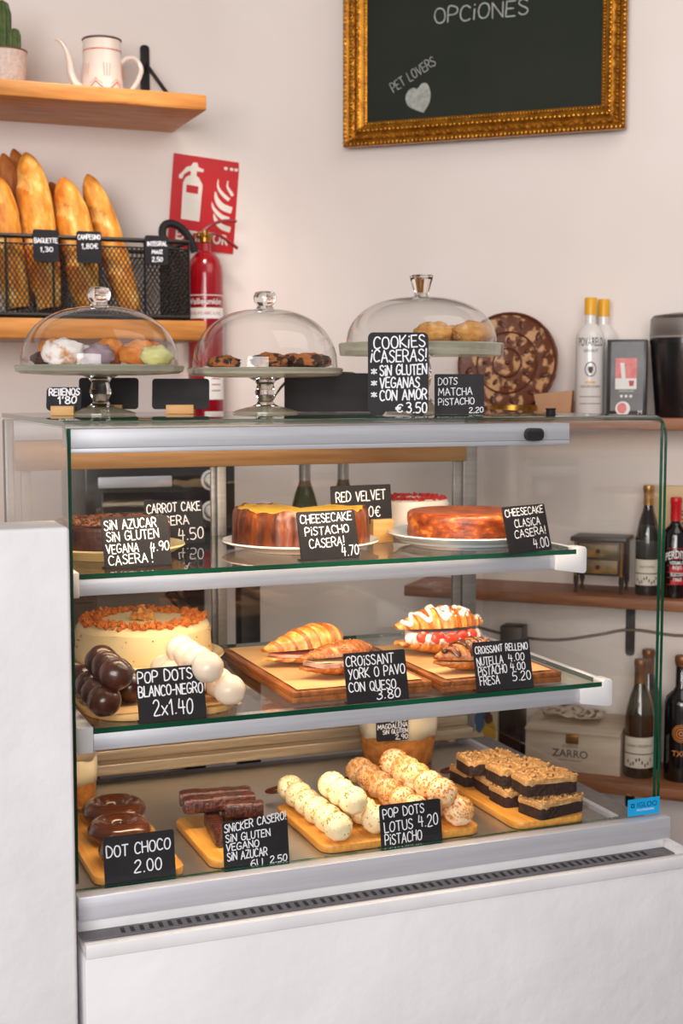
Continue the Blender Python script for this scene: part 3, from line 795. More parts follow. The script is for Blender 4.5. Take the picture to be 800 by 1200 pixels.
# ------------------------------------------------------------------ chalkboard in gilt frame on the back wall
off = .03
bl, brr = on_b(405.5, 174, off), on_b(734, 152, off); bl.z = brr.z = (bl.z + brr.z) / 2
L = (brr - bl).length; HB = .78
r = thing('framed_chalkboard', 'dark green chalkboard in an ornate gilt frame on the back wall', 'chalkboard', bl, BANG)
sz = mpp((bl + brr) / 2); fw = .064
M_GOLD = mat('antique_gilt', (196, 132, 38), (150, 92, 22), 40, .32, metal=.75, bump=.3, bscale=90, c3=(232, 176, 72))
def fside(name, length, M):
    m = MB()
    prof = [(0, 0), (0, .022), (.006, .028), (.012, .026), (.018, .018), (.030, .016), (.040, .022), (.048, .020), (.056, .012), (fw, .010), (fw, 0)]
    N = len(prof)
    vs = [(q, q, -0) for q in ()]
    vs = [(a, a, b) for a, b in prof] + [(length - a, a, b) for a, b in prof]
    m.add(vs, [(k, k + 1, N + k + 1, N + k) for k in range(N - 1)] + [(N - 1, 0, N, 2 * N - 1)], M)
    def beads(yc, zc, pitch, rx, ry, rz, rot=0):
        n = max(1, int((length - 2 * yc) / pitch))
        for i in range(n):
            x = yc + (length - 2 * yc) * (i + .5) / n
            m.sphere((0, 0, 0), 1, 6, 4, M @ T((x, yc, zc)) @ RZ(rot * (1 if i % 2 == 0 else -1)) @ Matrix.Diagonal((rx, ry, rz, 1)))
    beads(.006, .027, .011, .0042, .006, .004, .4); beads(.023, .018, .014, .0085, .0038, .006, .7); beads(.024, .018, .028, .004, .0075, .007)
    beads(.041, .022, .012, .0066, .0048, .005, .6); beads(.0585, .012, .008, .0032, .0036, .004)
    m.build(name, M_GOLD, r)
B0 = FACE
fside('frame_rail', L, B0); fside('frame_stile', HB, B0 @ T((0, HB, 0)) @ RZ(-PI / 2)); fside('frame_stile', HB, B0 @ T((L, 0, 0)) @ RZ(PI / 2)); fside('frame_rail', L, B0 @ T((L, HB, 0)) @ RZ(PI))
m = MB(); m.box(fw - .004, L - fw + .004, -.004, .02, fw - .004, HB - fw + .004); m.build('board_surface', mat('chalkboard_green', (32, 37, 29), (38, 44, 34), 4, .7, spec=.25), r)
def bloc(px, py):
    q = on_b(px, py, off + .005) - bl; return q.dot(BE), q.z
t = MB(); AA = FACE @ T((0, 0, .0052))
x0, y0 = bloc(509, 27); x1, y1 = bloc(618, 17); pen(t, 'OPCiONES', x0, x1, y0, y0 + 17 * sz, .0036, AA, (y1 - y0) / (x1 - x0))
t.build('lettering', M_CHALKD, r, smooth=False); t = MB()
a = bloc(461, 108); b = bloc(511, 76); an = math.atan2(b[1] - a[1], b[0] - a[0])
pen(t, 'PET LOVERS', 0, math.hypot(b[0] - a[0], b[1] - a[1]), 0, 11 * sz, .0022, AA @ T((a[0], a[1], 0)) @ RZ(an))
t.build('lettering', M_CHALKD, r, smooth=False)
t = MB(); hp = [bloc(x, y) for x, y in ((496, 132), (503, 120), (504, 107), (500, 98), (494, 98), (489, 104), (484, 103), (478, 107), (475, 115), (478, 124), (487, 129))]
q = spline([(a, b, 0) for a, b in hp + hp[:1]], 4)[:-1]; t.add([(p.x, p.y, 0) for p in q], [tuple(range(len(q)))], AA); t.build('chalk_heart', M_CHALKD, r, smooth=False)

# ------------------------------------------------------------------ back wall shelves
def back_shelf(px, pyt, depth, th, s0, s1, label):
    q = on_b(px, pyt, depth); zt = q.z; s_ = (q - CORNER).dot(BE)
    r = thing('wall_shelf', label, 'shelf', Vector((CORNER.x, CORNER.y, 0)) + BE * ((s0 + s1) / 2) + BN * depth / 2 + Vector((0, 0, zt - th)), BANG)
    hl = (s1 - s0) / 2
    m = MB(); m.box(-hl, hl, -depth / 2, depth / 2 - .001, 0, th); m.build('plank', M_SHELFB, r, bevel=.003)
    return r, zt
M_SHELFB = mat('brown_wood_shelf', (158, 100, 62), (126, 76, 44), 7, .5, stretch=(1, 9, 9), c3=(92, 54, 32))
shA, ZA = back_shelf(790, 490, .22, .03, .56, 1.75, 'brown wooden wall shelf behind the case, topmost, holding the white bottles')
shB, ZB = back_shelf(790, 704, .20, .028, .52, 1.75, 'brown wooden wall shelf holding the little chest of drawers')
shC, ZC = back_shelf(790, 925, .24, .03, .50, 1.75, 'low brown wooden wall shelf holding the wine crate')
# iron brackets under the shelves, visible through the glass
def brkt(sh, px, py, depth, zlen):
    q = on_b(px, py, .003); x = (q - sh.location).dot(BE)
    m = MB(); m.prism(rrect(x - .012, x + .012, -zlen, 0.0, .010), -(depth / 2 - .002), -(depth / 2 - .007), FACE); m.box(x - .012, x + .012, -depth / 2 + .03, depth / 2 - .008, -.005, -.0005); m.build('bracket', M_BLKMET, sh, label='dark iron bracket')
brkt(shB, 738, 760, .20, .155); brkt(shC, 738, 940, .24, .15)

def onshelf(px, py, off, z):
    q = on_b(px, py, off); q.z = z; return q
# white liqueur bottles
M_BW = mat('white_bottle', (238, 232, 228), None, 5, .2, coat=.5); M_YEL = mat('yellow_cap', (242, 178, 34), None, 5, .35)
p = onshelf(691, 420, .13, ZA); sz = mpp(p)
r = thing('liqueur_bottle', 'white liqueur bottle with yellow cap and POVARELO lettering, front one of the pair', 'bottle', p, BANG)
R = 16.5 * sz; H = (487 - 349) * sz
def yb_(y): return (487 - y) * sz
m = MB(); m.lathe([(0, 0), (R * .96, 0), (R, .004), (R, yb_(398)), (R * .93, yb_(390)), (R * .6, yb_(383)), (R * .38, yb_(379)), (R * .36, yb_(366)), (0, yb_(366))], 36); m.build('bottle_body', M_BW, r)
m = MB(); m.lathe([(0, yb_(369)), (R * .44, yb_(369)), (R * .44, yb_(351)), (R * .40, yb_(349)), (0, yb_(349))], 28); m.build('cap', M_YEL, r)
t = MB(); fa = -PI / 2 - BANG - .12
def txt(s_, size, y, width=None, R_=None, mb=None, fa_=None):
    vs, fs = type_mesh(s_, size * sz)
    if width: k = width * sz / (max(v.x for v in vs) - min(v.x for v in vs)); vs = [Vector((v.x * k, v.y, 0)) for v in vs]
    wrap(mb or t, vs, fs, (R_ or R) + .0006, yb_(y), fa if fa_ is None else fa_)
txt('POVARELO', 14, 401, 31); txt('VERMUT', 5, 411, 18); txt('LICOR CREMA DE LIMON', 4, 452, 24)
for yy in (464, 472): cylpatch(t, R + .0005, yb_(yy), yb_(yy - .6), fa - .8, fa + .8)
vs = []; 
for k in range(20):
    a = 2 * PI * k / 20
    for rr in (6.0, 6.9): vs.append(Vector((rr * sz * math.cos(a), rr * 1.25 * sz * math.sin(a), 0)))
wrap(t, vs, [(2 * k, 2 * k + 1, (2 * k + 3) % 40, (2 * k + 2) % 40) for k in range(20)], R + .0006, yb_(432), fa)
wrap(t, [Vector((a * sz, b * sz, 0)) for a, b in ((-2.6, 3), (2.6, 3), (3, 0), (1.4, -4.5), (-1.4, -4.5), (-3, 0))], [tuple(range(6))], R + .0006, yb_(432), fa)
t.build('label_print', mat('dark_print', (52, 46, 48)), r, smooth=False)
t = MB(); cylpatch(t, R + .0006, yb_(448), yb_(446), fa - .35, fa + .35); t.build('label_stripe', M_YEL, r, smooth=False)
q = onshelf(706, 424, .048, ZA)
dup(r, q, 'white liqueur bottle with yellow cap standing half hidden behind its twin', -1.2)

# coffee box
a, b = onshelf(710, 485, .16, ZA), onshelf(756, 485, .15, ZA); sz = mpp(a); d = b - a
r = thing('coffee_box', 'black carton with a red picture between the bottle and the canister', 'box', (a + b) / 2, math.atan2(d.y, d.x))
W = d.length; H = 90 * sz
m = MB(); m.box(-W / 2, W / 2, 0, .07, 0, H); m.build('carton', mat('black_carton', (38, 36, 38), (70, 68, 70), 5, .3, coat=.3), r, bevel=.0015)
def flat(pts, nm, m_, z=.0006, hole=None):
    t = MB(); t.add([(-W / 2 + x * W, y * H, z) for x, y in pts], [tuple(range(len(pts)))], FACE); return t.build(nm, m_, r, smooth=False)
flat([(.1, .08), (.93, .08), (.93, .97), (.1, .97)], 'front_print', mat('grey_print', (84, 82, 84), (40, 38, 40), 12, .35))
flat([(.22, .50), (.76, .50), (.76, .76), (.22, .76)], 'picture_print', mat('pink_red_print', (206, 84, 84), (226, 130, 122), 40, .4), .0010)
flat([(.22, .36), (.76, .36), (.76, .50), (.48, .50), (.44, .70), (.34, .70), (.38, .50), (.22, .50)], 'cup_print', M_PAPERW, .0014)
flat([(.58, .40), (.68, .40), (.70, .47), (.56, .47)], 'crest_print', mat('red_print', (190, 60, 66)), .0018)
t = MB()
for x in (.38, .50, .62): t.add([(-W / 2 + x * W + .04 * W * math.cos(k * PI / 4), .27 * H + .04 * W * math.sin(k * PI / 4), .0014) for k in range(8)], [tuple(range(8))], FACE)
t.add([(-W / 2 + .42 * W + .19 * W * math.cos(k * PI / 8), .11 * H + .19 * W * math.sin(k * PI / 8), .0012) for k in range(16)], [tuple(range(16))], FACE)
vs, fs = type_mesh('CREMACAFE', H * .035); t.add([(v.x, v.y + .335 * H, .0014) for v in vs], fs, FACE)
vs, fs = type_mesh('M', H * .075); t.add([(v.x + W * .36, v.y + .06 * H, .0014) for v in vs], fs, FACE)
t.build('white_print', M_PAPERW, r, smooth=False)
t = MB(); t.add([(-W / 2 + .40 * W + .12 * W * math.cos(k * PI / 8), .115 * H + .14 * W * math.sin(k * PI / 8), .0016) for k in range(16)], [tuple(range(16))], FACE); t.build('fruit_print', mat('pink_red_print', (0, 0, 0)), r, smooth=False)

# black canister with a clear lid
p = onshelf(803, 480, .11, ZA); sz = mpp(p)
r = thing('lidded_canister', 'big black canister with a clear lid at the right edge', 'canister', p, 0)
R0, R1, H = 34 * sz, 42 * sz, 92 * sz
m = MB(); m.lathe([(0, 0), (R0, 0), (R0 + .002, .004), (R1, H * .93), (R1 * 1.02, H * .93), (R1 * 1.02, H), (R1 * .95, H), (0, H)], 48); m.build('canister_body', mat('gloss_black', (24, 20, 22), None, 5, .25, coat=.4), r)
m = MB(); m.lathe([(R1 * 1.0, H + .0005), (R1 * 1.03, H + .004), (R1 * 1.0, H + 22 * sz), (R1 * .92, H + 26 * sz), (R1 * .4, H + 29 * sz), (0, H + 30 * sz)], 48); m.build('clear_lid', solid_glass('frosted_lid', (.9, .84, .8), .35), r)

# carved round wooden plate leaning on the wall
p = onshelf(594, 485, .085, ZA); sz = mpp(p); R = 60 * sz
r = thing('carved_plate', 'round carved wooden plate leaning on the back wall above the shelf', 'plate', p, BANG)
zc = (485 - 424) * sz
A = T((0, 0, zc)) @ RX(-math.radians(10)) @ FACE
M_CARV = mat('carved_brown', (108, 56, 28), (206, 156, 110), 42, .45, lo=.5, hi=.58, bump=.4, bscale=60)
m = MB(); mcv = m; m.lathe([(0, -.008), (R * .96, -.008), (R, 0), (R, .006), (R * .96, .009), (R * .9, .004), (R * .62, .004), (R * .60, .007), (R * .56, .004), (R * .3, .004), (R * .28, .007), (R * .24, .004), (0, .004)], 64, A)
M_BROWN = mat('dark_brown_wood', (96, 46, 22), (80, 36, 18), 10, .4)
for rr, t_ in ((.965, .0045), (.60, .0026), (.28, .0024)):
    m = MB(); m.tube([(R * rr * math.cos(a), R * rr * math.sin(a), .006) for a in [2 * PI * k / 48 for k in range(48)]], t_, 6, closed=True, M=A); m.build('carved_ring', M_BROWN, r)
m = mcv
for k in range(12):
    a = 2 * PI * k / 12
    m.sphere((0, 0, 0), 1, 8, 5, A @ T((R * .44 * math.cos(a), R * .44 * math.sin(a), .004)) @ RZ(a) @ Matrix.Diagonal((.010, .006, .004, 1)), 1)
    m.sphere((0, 0, 0), 1, 8, 5, A @ T((R * .78 * math.cos(a + .2), R * .78 * math.sin(a + .2), .004)) @ RZ(a + .8) @ Matrix.Diagonal((.014, .007, .004, 1)), 1)
m.sphere((0, 0, .004), .007, 10, 6, A, 1)
m.build('disc', [M_CARV, M_BROWN], r)

# kraft box and brass dish in front of the plate
a, b = onshelf(629, 487, .14, ZA), onshelf(666, 487, .19, ZA); d = b - a; sz = mpp(a)
r = MB(); W = 40 * sz; H = 30 * sz
r.prism([(-W * .42, 0), (W * .5, 0), (W * .55, H), (-W * .56, H * .86)], -.05, 0, FACE)
tag(r.build('kraft_box', mat('kraft_cardboard', (196, 150, 112), (186, 138, 100), 20, .7), None, loc=(a + b) / 2, rotz=BANG + .1, bevel=.001), 'small slanted kraft cardboard box beside the white bottle', 'box')
p = onshelf(600, 486, .185, ZA); sz = mpp(p)
m = MB(); R = 29 * sz; m.lathe([(0, 0), (R * .9, 0), (R, .004), (R, 13 * sz), (R * .94, 13 * sz), (R * .93, .006), (0, .006)], 36)
tag(m.build('brass_dish', M_BRASS, None, loc=p), 'shallow brass dish at the foot of the carved plate', 'dish')

# shelf B: chest of drawers, wine, vermouth, wooden panel
a, b = onshelf(669, 692, .155, ZB), onshelf(732, 697, .155, ZB); sz = mpp(a); d = b - a; W = d.length
r = thing('miniature_chest', 'miniature dark wood chest with two painted drawers on the middle shelf', 'chest', (a + b) / 2, math.atan2(d.y, d.x))
M_DW = mat('dark_walnut', (52, 31, 21), (38, 22, 16), 10, .4, stretch=(1, 6, 6)); M_PD = mat('painted_drawer', (150, 106, 46), (70, 74, 46), 26, .4, c3=(196, 150, 66))
H = 66 * sz
m = MB(); m.box(-W * .46, W * .46, .0, .09, H * .32, H * .92); m.build('carcass', M_DW, r, bevel=.001)
m = MB(); m.box(-W * .52, W * .52, -.008, .095, H * .92, H); m.build('chest_top', M_DW, r, bevel=.002)
for z0, z1 in ((.36, .60), (.64, .88)):
    m = MB(); m.box(-W * .36, W * .36, -.005, .001, H * z0, H * z1); dr = m.build('drawer', M_PD, r, bevel=.001)
    m = MB(); m.sphere((0, -.009, H * (z0 + z1) / 2), .0055, 10, 7); m.build('knob', M_DW, dr)
m = MB()
for x in (-.42, .42):
    m = MB(); m.tube([(W * x, -.004, H * .32), (W * x, -.004, H * .92)], .004, 8); m.build('side_column', M_BRASS, r)
for x in (-.42, .42):
    for y in (.005, .082):
        m = MB(); m.tube([(W * x, y, 0), (W * x, y, H * .1), (W * x, y, H * .2), (W * x, y, H * .325)], [.005, .0035, .007, .006], 8); m.build('leg', M_DW, r)
def wine(name, label, p, H, R, m_, cap, capm, label_z=None, shoulder=.62, sharp=False, cat='bottle', group=None):
    r = thing(name, label, cat, p, 0, group); m = MB()
    if sharp: pr = [(0, 0), (R * .95, 0), (R, .005), (R, H * .62), (R * .9, H * .67), (R * .5, H * .72), (R * .38, H * .75), (R * .36, H * .99), (0, H * .99)]
    else: pr = [(0, 0), (R * .95, 0), (R, .005), (R, H * shoulder * .82), (R * .93, H * shoulder * .92), (R * .72, H * (shoulder + .06)), (R * .48, H * (shoulder + .14)), (R * .38, H * (shoulder + .2)), (R * .36, H * .99), (0, H * .99)]
    m.lathe(pr, 36); m.build('bottle_body', m_, r)
    m = MB(); z0 = H * (1 - cap); m.lathe([(R * .40, z0), (R * .42, z0), (R * .42, H * .94), (R * .46, H * .95), (R * .46, H * .985), (R * .42, H), (0, H)], 24); m.build('capsule', capm, r)
    return r
M_WGL = mat('dark_green_wine_glass', (20, 20, 16), (26, 24, 18), 5, .08, coat=.6)
M_GOLDF = mat('gold_foil', (196, 150, 84), (160, 116, 58), 30, .35, metal=.6); M_COPF = mat('copper_foil', (140, 92, 52), (112, 70, 38), 30, .4, metal=.5)
M_LAB = mat('cream_label', (226, 216, 200), None, 10, .7); M_INK = mat('dark_print', (52, 46, 48))
def wlabel(r, R, z0, z1, h0, fa, name):
    t = MB(); cylpatch(t, R + .0006, z0, z1, fa - 1.25, fa + 1.25); t.build('label', M_LAB, r, smooth=False)
    t = MB(); zm = z0 + (z1 - z0) * .46
    cylpatch(t, R + .001, zm - .0012, zm + .0012, fa - 1.25, fa + 1.25)
    vs, fs = type_mesh(name, (z1 - z0) * .13); wrap(t, vs, fs, R + .001, z0 + (z1 - z0) * .72, fa)
    for k in range(9):
        a = fa - .8 + k * .2; zz_ = z0 + (z1 - z0) * (.2 + .1 * math.sin(k * 5)); cylpatch(t, R + .001, zz_ - .004, zz_ + .004, a - .05, a + .05, 2)
    t.build('label_print', M_INK, r, smooth=False)
p = onshelf(757.5, 695, .115, ZB); sz = mpp(p); R = 14 * sz; H = 128 * sz
r = wine('wine_bottle', 'dark wine bottle with gold capsule and cream label on the middle shelf', p, H, R, M_WGL, .18, M_GOLDF)
wlabel(r, R, 12 * sz, 42 * sz, 0, -PI / 2 - .25, 'SANTERRE')
p = onshelf(789.5, 706, .135, ZB); sz = mpp(p); R = 15 * sz; H = 117 * sz
r = wine('vermouth_bottle', 'black vermouth bottle with red cap and red label on the middle shelf', p, H, R, mat('black_vermouth_glass', (16, 12, 14), None, 5, .1, coat=.6), .235, mat('red_cap', (206, 24, 32), None, 5, .35), sharp=True)
fa = -PI / 2 - .05
t = MB(); z0, z1 = 18 * sz, 60 * sz
for yy in (16, 24, 30, 38, 46, 52, 58): cylpatch(t, R + .0006, yy * sz, (yy + .8) * sz, fa - .8, fa + .9)
cylpatch(t, R + .0005, 17 * sz, 22 * sz, fa - .5, fa + .6); cylpatch(t, R + .0005, 31 * sz, 37 * sz, fa - .6, fa + .6); t.build('label', mat('label_red', (186, 24, 36)), r, smooth=False)
t = MB()
vs, fs = type_mesh('PERDITO', 13 * sz, .0003); k = 29 * sz / (max(v.x for v in vs) - min(v.x for v in vs)); wrap(t, [Vector((v.x * k, v.y + 2.2 * sz - 9 * (v.x * k) ** 2, 0)) for v in vs], fs, R + .001, 49 * sz, fa)
for s_, y_, wd in (('VERMUT', 41.5, 18), ('ROJO', 36, 11), ('SELECCION', 28, 16), ('1960', 22, 10)):
    vs, fs = type_mesh(s_, 5.6 * sz, .0002); k = wd * sz / (max(v.x for v in vs) - min(v.x for v in vs)); wrap(t, [Vector((v.x * k, v.y, 0)) for v in vs], fs, R + .001, y_ * sz, fa)
t.build('lettering', M_PAPERW, r, smooth=False)
a, b = onshelf(752, 700, .03, ZB), onshelf(842, 706, .03, ZB); d = b - a; sz = mpp(a); W = d.length; H = 122 * sz
r = thing('wine_case_lid', 'cream wooden panel with red letters leaning behind the vermouth bottle', 'panel', (a + b) / 2, math.atan2(d.y, d.x))
m = MB(); m.box(-W / 2, W / 2, -.004, .012, 0, H); m.build('panel_board', mat('cream_wood', (232, 204, 160), (222, 190, 142), 6, .6, stretch=(1, 8, 8)), r, bevel=.002)
t = MB()
for k, s_ in enumerate(('SAN', 'ANT', 'DE')):
    vs, fs = type_mesh(s_, .034, .0004); t.add([(v.x + W * .14, v.y + H * (.72 - .105 * k), .0046) for v in vs], fs, FACE)
t.build('lettering', mat('brick_print', (168, 70, 56)), r, smooth=False)

# shelf C: crate, bottles, picture
a, b = onshelf(615, 897, .18, ZC), onshelf(726, 905, .18, ZC); d = b - a; sz = mpp(a); W = d.length; H = 45 * sz
r = thing('wine_crate', 'pale wooden wine crate printed ZARRO on the low shelf', 'crate', (a + b) / 2, math.atan2(d.y, d.x))
M_CRATE = mat('pale_crate_wood', (214, 196, 176), (200, 180, 158), 7, .6, stretch=(1, 8, 8))
m = MB(); t_ = .008
m.box(-W / 2, W / 2, 0, t_, 0, H); m.box(-W / 2, W / 2, .165 - t_, .165, 0, H); m.box(-W / 2, -W / 2 + t_, t_, .165 - t_, 0, H); m.box(W / 2 - t_, W / 2, t_, .165 - t_, 0, H); m.box(-W / 2 + t_, W / 2 - t_, t_, .165 - t_, .0, .006)
m.build('crate_box', M_CRATE, r, bevel=.001)
m = MB(); m.box(-W / 2, W / 2, 0, .165, H + .001, H + .009, RX(math.radians(5))); m.build('crate_lid', M_CRATE, r, bevel=.001)
t = MB(); vs, fs = type_mesh('ZARRO', 12.5 * sz, .0004); t.add([(v.x - W * .02, v.y + H * .46, .0006) for v in vs], fs, FACE)
vs, fs = type_mesh('BODEGAS', 4 * sz); t.add([(v.x - W * .02, v.y + H * .66, .0006) for v in vs], fs, FACE); vs, fs = type_mesh('VERMUT ARTESANO', 3 * sz); t.add([(v.x - W * .02, v.y + H * .29, .0006) for v in vs], fs, FACE)
t.build('lettering', mat('grey_ink', (92, 82, 76)), r, smooth=False)
m = MB(); m.box(-.016, .016, -.006, 0, H * .74, H * .98); m.build('clasp', M_BRASS, r, bevel=.001)
p = onshelf(672, 850, .10, ZC); p.z = ZC + H + .024
m = MB(); random.seed(3)
nx, ny = 14, 8; vs = []
for j in range(ny + 1):
    for i in range(nx + 1):
        x, y = (i / nx - .5) * .15, (j / ny - .5) * .10
        vs.append((x, y, .010 + .02 * noise.noise(Vector((x * 30, y * 30, 2)))))
m.add(vs, [(j * (nx + 1) + i, j * (nx + 1) + i + 1, (j + 1) * (nx + 1) + i + 1, (j + 1) * (nx + 1) + i) for j in range(ny) for i in range(nx)])
o = m.build('paper_bag', mat('printed_paper', (206, 188, 166), (110, 96, 84), 60, .7, lo=.55, hi=.62), None, loc=p, rotz=BANG); tag(o, 'crumpled printed paper bag lying on the wine crate', 'bag')
md = o.modifiers.new('s', 'SOLIDIFY'); md.thickness = .001
p = onshelf(748, 910, .15, ZC); sz = mpp(p); R = 17 * sz; H = 138 * sz
r = wine('wine_bottle', 'dark wine bottle with cream grape label beside the wine crate', p, H, R, M_WGL, .21, M_COPF); wlabel(r, R, 13 * sz, 49 * sz, 0, -PI / 2 - .2, 'GRAN RESERVA')
p = onshelf(757, 905, .06, ZC); wine('wine_bottle', 'dark wine bottle half hidden behind the one with grape label', p, H * 1.03, R, M_WGL, .2, M_COPF)
p = onshelf(796, 915, .14, ZC); sz = mpp(p); R = 19 * sz; H = 146 * sz
r = wine('vermouth_bottle', 'black bottle with orange spiral emblem at the right edge', p, H, R, MATS['black_vermouth_glass'], .08, M_COPF, sharp=True)
t = MB(); fa = -PI / 2 - .22; M_ORG = mat('orange_print', (206, 124, 52))
for r_in, r_out in ((1.5, 3.2), (4.6, 6.0), (7.4, 8.6), (9.6, 10.4)):
    vs = []
    for k in range(28):
        a = 2 * PI * k / 28
        vs += [Vector((q * sz * math.cos(a), q * sz * math.sin(a), 0)) for q in (r_in, r_out)]
    wrap(t, vs, [(2 * k, 2 * k + 1, (2 * k + 3) % 56, (2 * k + 2) % 56) for k in range(28)], R + .0006, (916 - 858) * sz, fa)
vs, fs = type_mesh('TXUS', 9 * sz, .0003); wrap(t, vs, fs, R + .0006, (916 - 882) * sz, fa + .05)
t.build('emblem', M_ORG, r, smooth=False)
a, b = onshelf(526, 890, .14, ZC), onshelf(583, 895, .14, ZC); d = b - a; sz = mpp(a); W = d.length; H = 78 * sz
r = thing('picture_card', 'cream card with small painted figures standing behind the bread', 'picture', (a + b) / 2, math.atan2(d.y, d.x))
m = MB(); m.box(-W / 2, W / 2, 0, .006, 0, H); m.build('card', mat('cream_card', (226, 204, 168), None, 8, .7), r)
def patch(x, y, rx, ry, m_, z, nm):
    t = MB(); t.add([((x - .5) * W + rx * W * math.cos(k * PI / 7) * (1 + .2 * math.sin(3 * k)), y * H + ry * H * math.sin(k * PI / 7), z) for k in range(14)], [tuple(range(14))], FACE); t.build(nm, m_, r, smooth=False)
M_F1, M_F2, M_F3, M_F4 = mat('paint_red', (176, 62, 46)), mat('paint_blue', (78, 110, 140)), mat('paint_ochre', (206, 160, 60)), mat('paint_skin', (206, 140, 96))
for x, y, a_, b_, mm, z in ((.28, .62, .10, .16, M_F1, .001), (.25, .82, .07, .08, M_F4, .0012), (.70, .80, .14, .18, M_F2, .001), (.56, .92, .14, .06, M_F4, .0014), (.62, .58, .10, .20, M_F2, .0014), (.82, .42, .13, .20, M_F3, .001), (.80, .62, .09, .09, mat('paint_brown', (90, 52, 34)), .0012), (.4, .50, .1, .06, M_F1, .0012)):
    patch(x, y, a_, b_, mm, z, 'painted_figure')
a = onshelf(600, 897, .12, ZC); sz = mpp(a)
m = MB(); m.box(-13 * sz, 13 * sz, -.03, .03, 0, .36); tag(m.build('wooden_post', M_DW, None, loc=a, rotz=BANG, bevel=.002), 'dark wooden post between the figure card and the wine crate', 'post')
# cord on the wall
pts = [on_b(x, y, .006) for x, y in ((560, 735), (600, 745), (650, 750), (700, 744), (740, 738), (800, 745), (860, 735))]
m = MB(); m.tube(spline(pts, 6), .004, 6); tag(m.build('power_cord', mat('grey_cord', (120, 104, 96)), None), 'grey cord running along the back wall under the middle shelf', 'cord')

# ------------------------------------------------------------------ work bench, oven and bottles seen through the back doors
BT = -.40                                          # bench top, from the case top
bench = thing('work_bench', 'brown wooden work bench behind the display case', 'bench', F(.12, VW - .30, -OZ), ANG)
M_BEN = mat('bench_wood', (150, 96, 54), (112, 70, 40), 6, .5, stretch=(1, 8, 8))
zt = OZ + BT
m = MB(); m.box(-.75, .60, -.29, .29, zt - .04, zt); m.build('bench_top', M_BEN, bench, bevel=.003)
m = MB(); m.box(-.72, .18, -.27, .27, .05, zt - .041); m.build('bench_cabinet', mat('dark_cabinet', (92, 62, 42), (76, 50, 34), 5, .5), bench, bevel=.003)
for x in (-.47, -.02):
    m = MB(); m.box(x - .21, x + .19, -.285, -.271, .1, zt - .06); dd = m.build('cabinet_door', M_DW, bench, bevel=.003)
    m = MB(); m.tube([(x + .15, -.30, zt - .3), (x + .15, -.30, zt - .16)], .006, 8); m.build('door_handle', M_ALU, dd)
for x, y in ((.56, -.25), (.56, .25)):
    m = MB(); m.box(x - .025, x + .025, y - .025, y + .025, 0, zt - .041); m.build('leg', M_BLKMET, bench, bevel=.002)
m = MB(); m.tube([(.54, -.25, zt - .26), (.36, -.25, zt - .05)], .014, 6); m.build('brace', M_BLKMET, bench)
a, b = on_v(100, 600, VW - .45), on_v(276, 600, VW - .45); sz = mpp(a)
u0, u1 = uvw(a)[0], uvw(b)[0]; W = u1 - u0; H = .30
r = thing('countertop_oven', 'black countertop oven with two pale knobs on the bench', 'oven', F((u0 + u1) / 2, VW - .45, BT + .002), ANG)
m = MB(); m.box(-W / 2, W / 2, 0, .32, .01, H); m.build('oven_body', mat('oven_black', (26, 22, 22), None, 5, .3), r, bevel=.006)
m = MB(); m.box(-W * .40, W * .20, -.012, 0, .04, H * .62); dd = m.build('oven_door', mat('oven_window', (44, 38, 36), (36, 30, 30), 5, .12), r, bevel=.002)
m = MB(); m.box(-W * .43, W * .05, -.03, -.018, H * .66, H * .75); m.build('door_handle', M_ALU, r, bevel=.003, label='bright metal bar handle')
for z in (.70, .44):
    m = MB(); m.lathe([(.020, 0), (.026, 0), (.026, .006), (.020, .006)], 24, T((W * .33, 0, H * z)) @ RX(PI / 2)); m.lathe([(0, 0), (.017, 0), (.014, .018), (0, .018)], 20, T((W * .33, 0, H * z)) @ RX(PI / 2)); m.build('oven_knob', M_PAPERW, r)
for x, lab in ((357, 'green bottle with silver foil neck behind the pistachio cheesecake'), (402, 'green bottle with silver foil neck above the chalked pistachio sign')):
    a = on_v(x, 590, VW - .42); a.z = OZ + BT; sz = mpp(a)
    wine('cider_bottle', lab, a, .30, .036, mat('olive_glass', (70, 74, 40), (58, 62, 34), 5, .1, coat=.5), .36, mat('silver_foil', (206, 200, 190), None, 30, .3, metal=.6), shoulder=.5)

# ------------------------------------------------------------------ on top of the case: cake stands, domes, signs
def cake_stand(px, Y, rpx, plate_y, label, ribbed=False):
    base = at_y(px, 480, Y); base.z = OZ + .0006; sz = mpp(base); R = rpx * sz; H = at_y(px, plate_y, Y).z - OZ
    r = thing('cake_stand', label, 'cake stand', base, .2)
    m = MB()
    m.lathe([(0, H - .012), (R * .55, H - .012), (R * .93, H - .009), (R * .985, H - .005), (R, H + .003), (R * .985, H + .005), (R * .94, H), (0, H)], 64, fn=(lambda q, z, a: (q, z)) if not ribbed else (lambda q, z, a: (q * (1 + (.008 * math.cos(60 * a) if q > R * .95 else 0)), z - (.012 if (z < H - .001 and q > R * .93) else 0))))
    m.build('stand_plate', M_PLATEG, r)
    m = MB(); m.lathe([(0, H - .0122), (.030, H - .0123), (.019, H - .018), (.015, H - .024), (.018, H - .036), (.019, H * .5), (.013, H * .30), (.017, H * .22), (.024, H * .17), (0, H * .17)], 32); m.build('stem', M_CRYST, r)
    m = MB(); rf = R * .42; m.lathe([(0, 0), (rf, 0), (rf, .003), (rf * .8, .007), (rf * .45, .0125), (.018, H * .169), (0, H * .169)], 48); m.build('foot', M_PLATEG, r)
    return base, R, H, sz
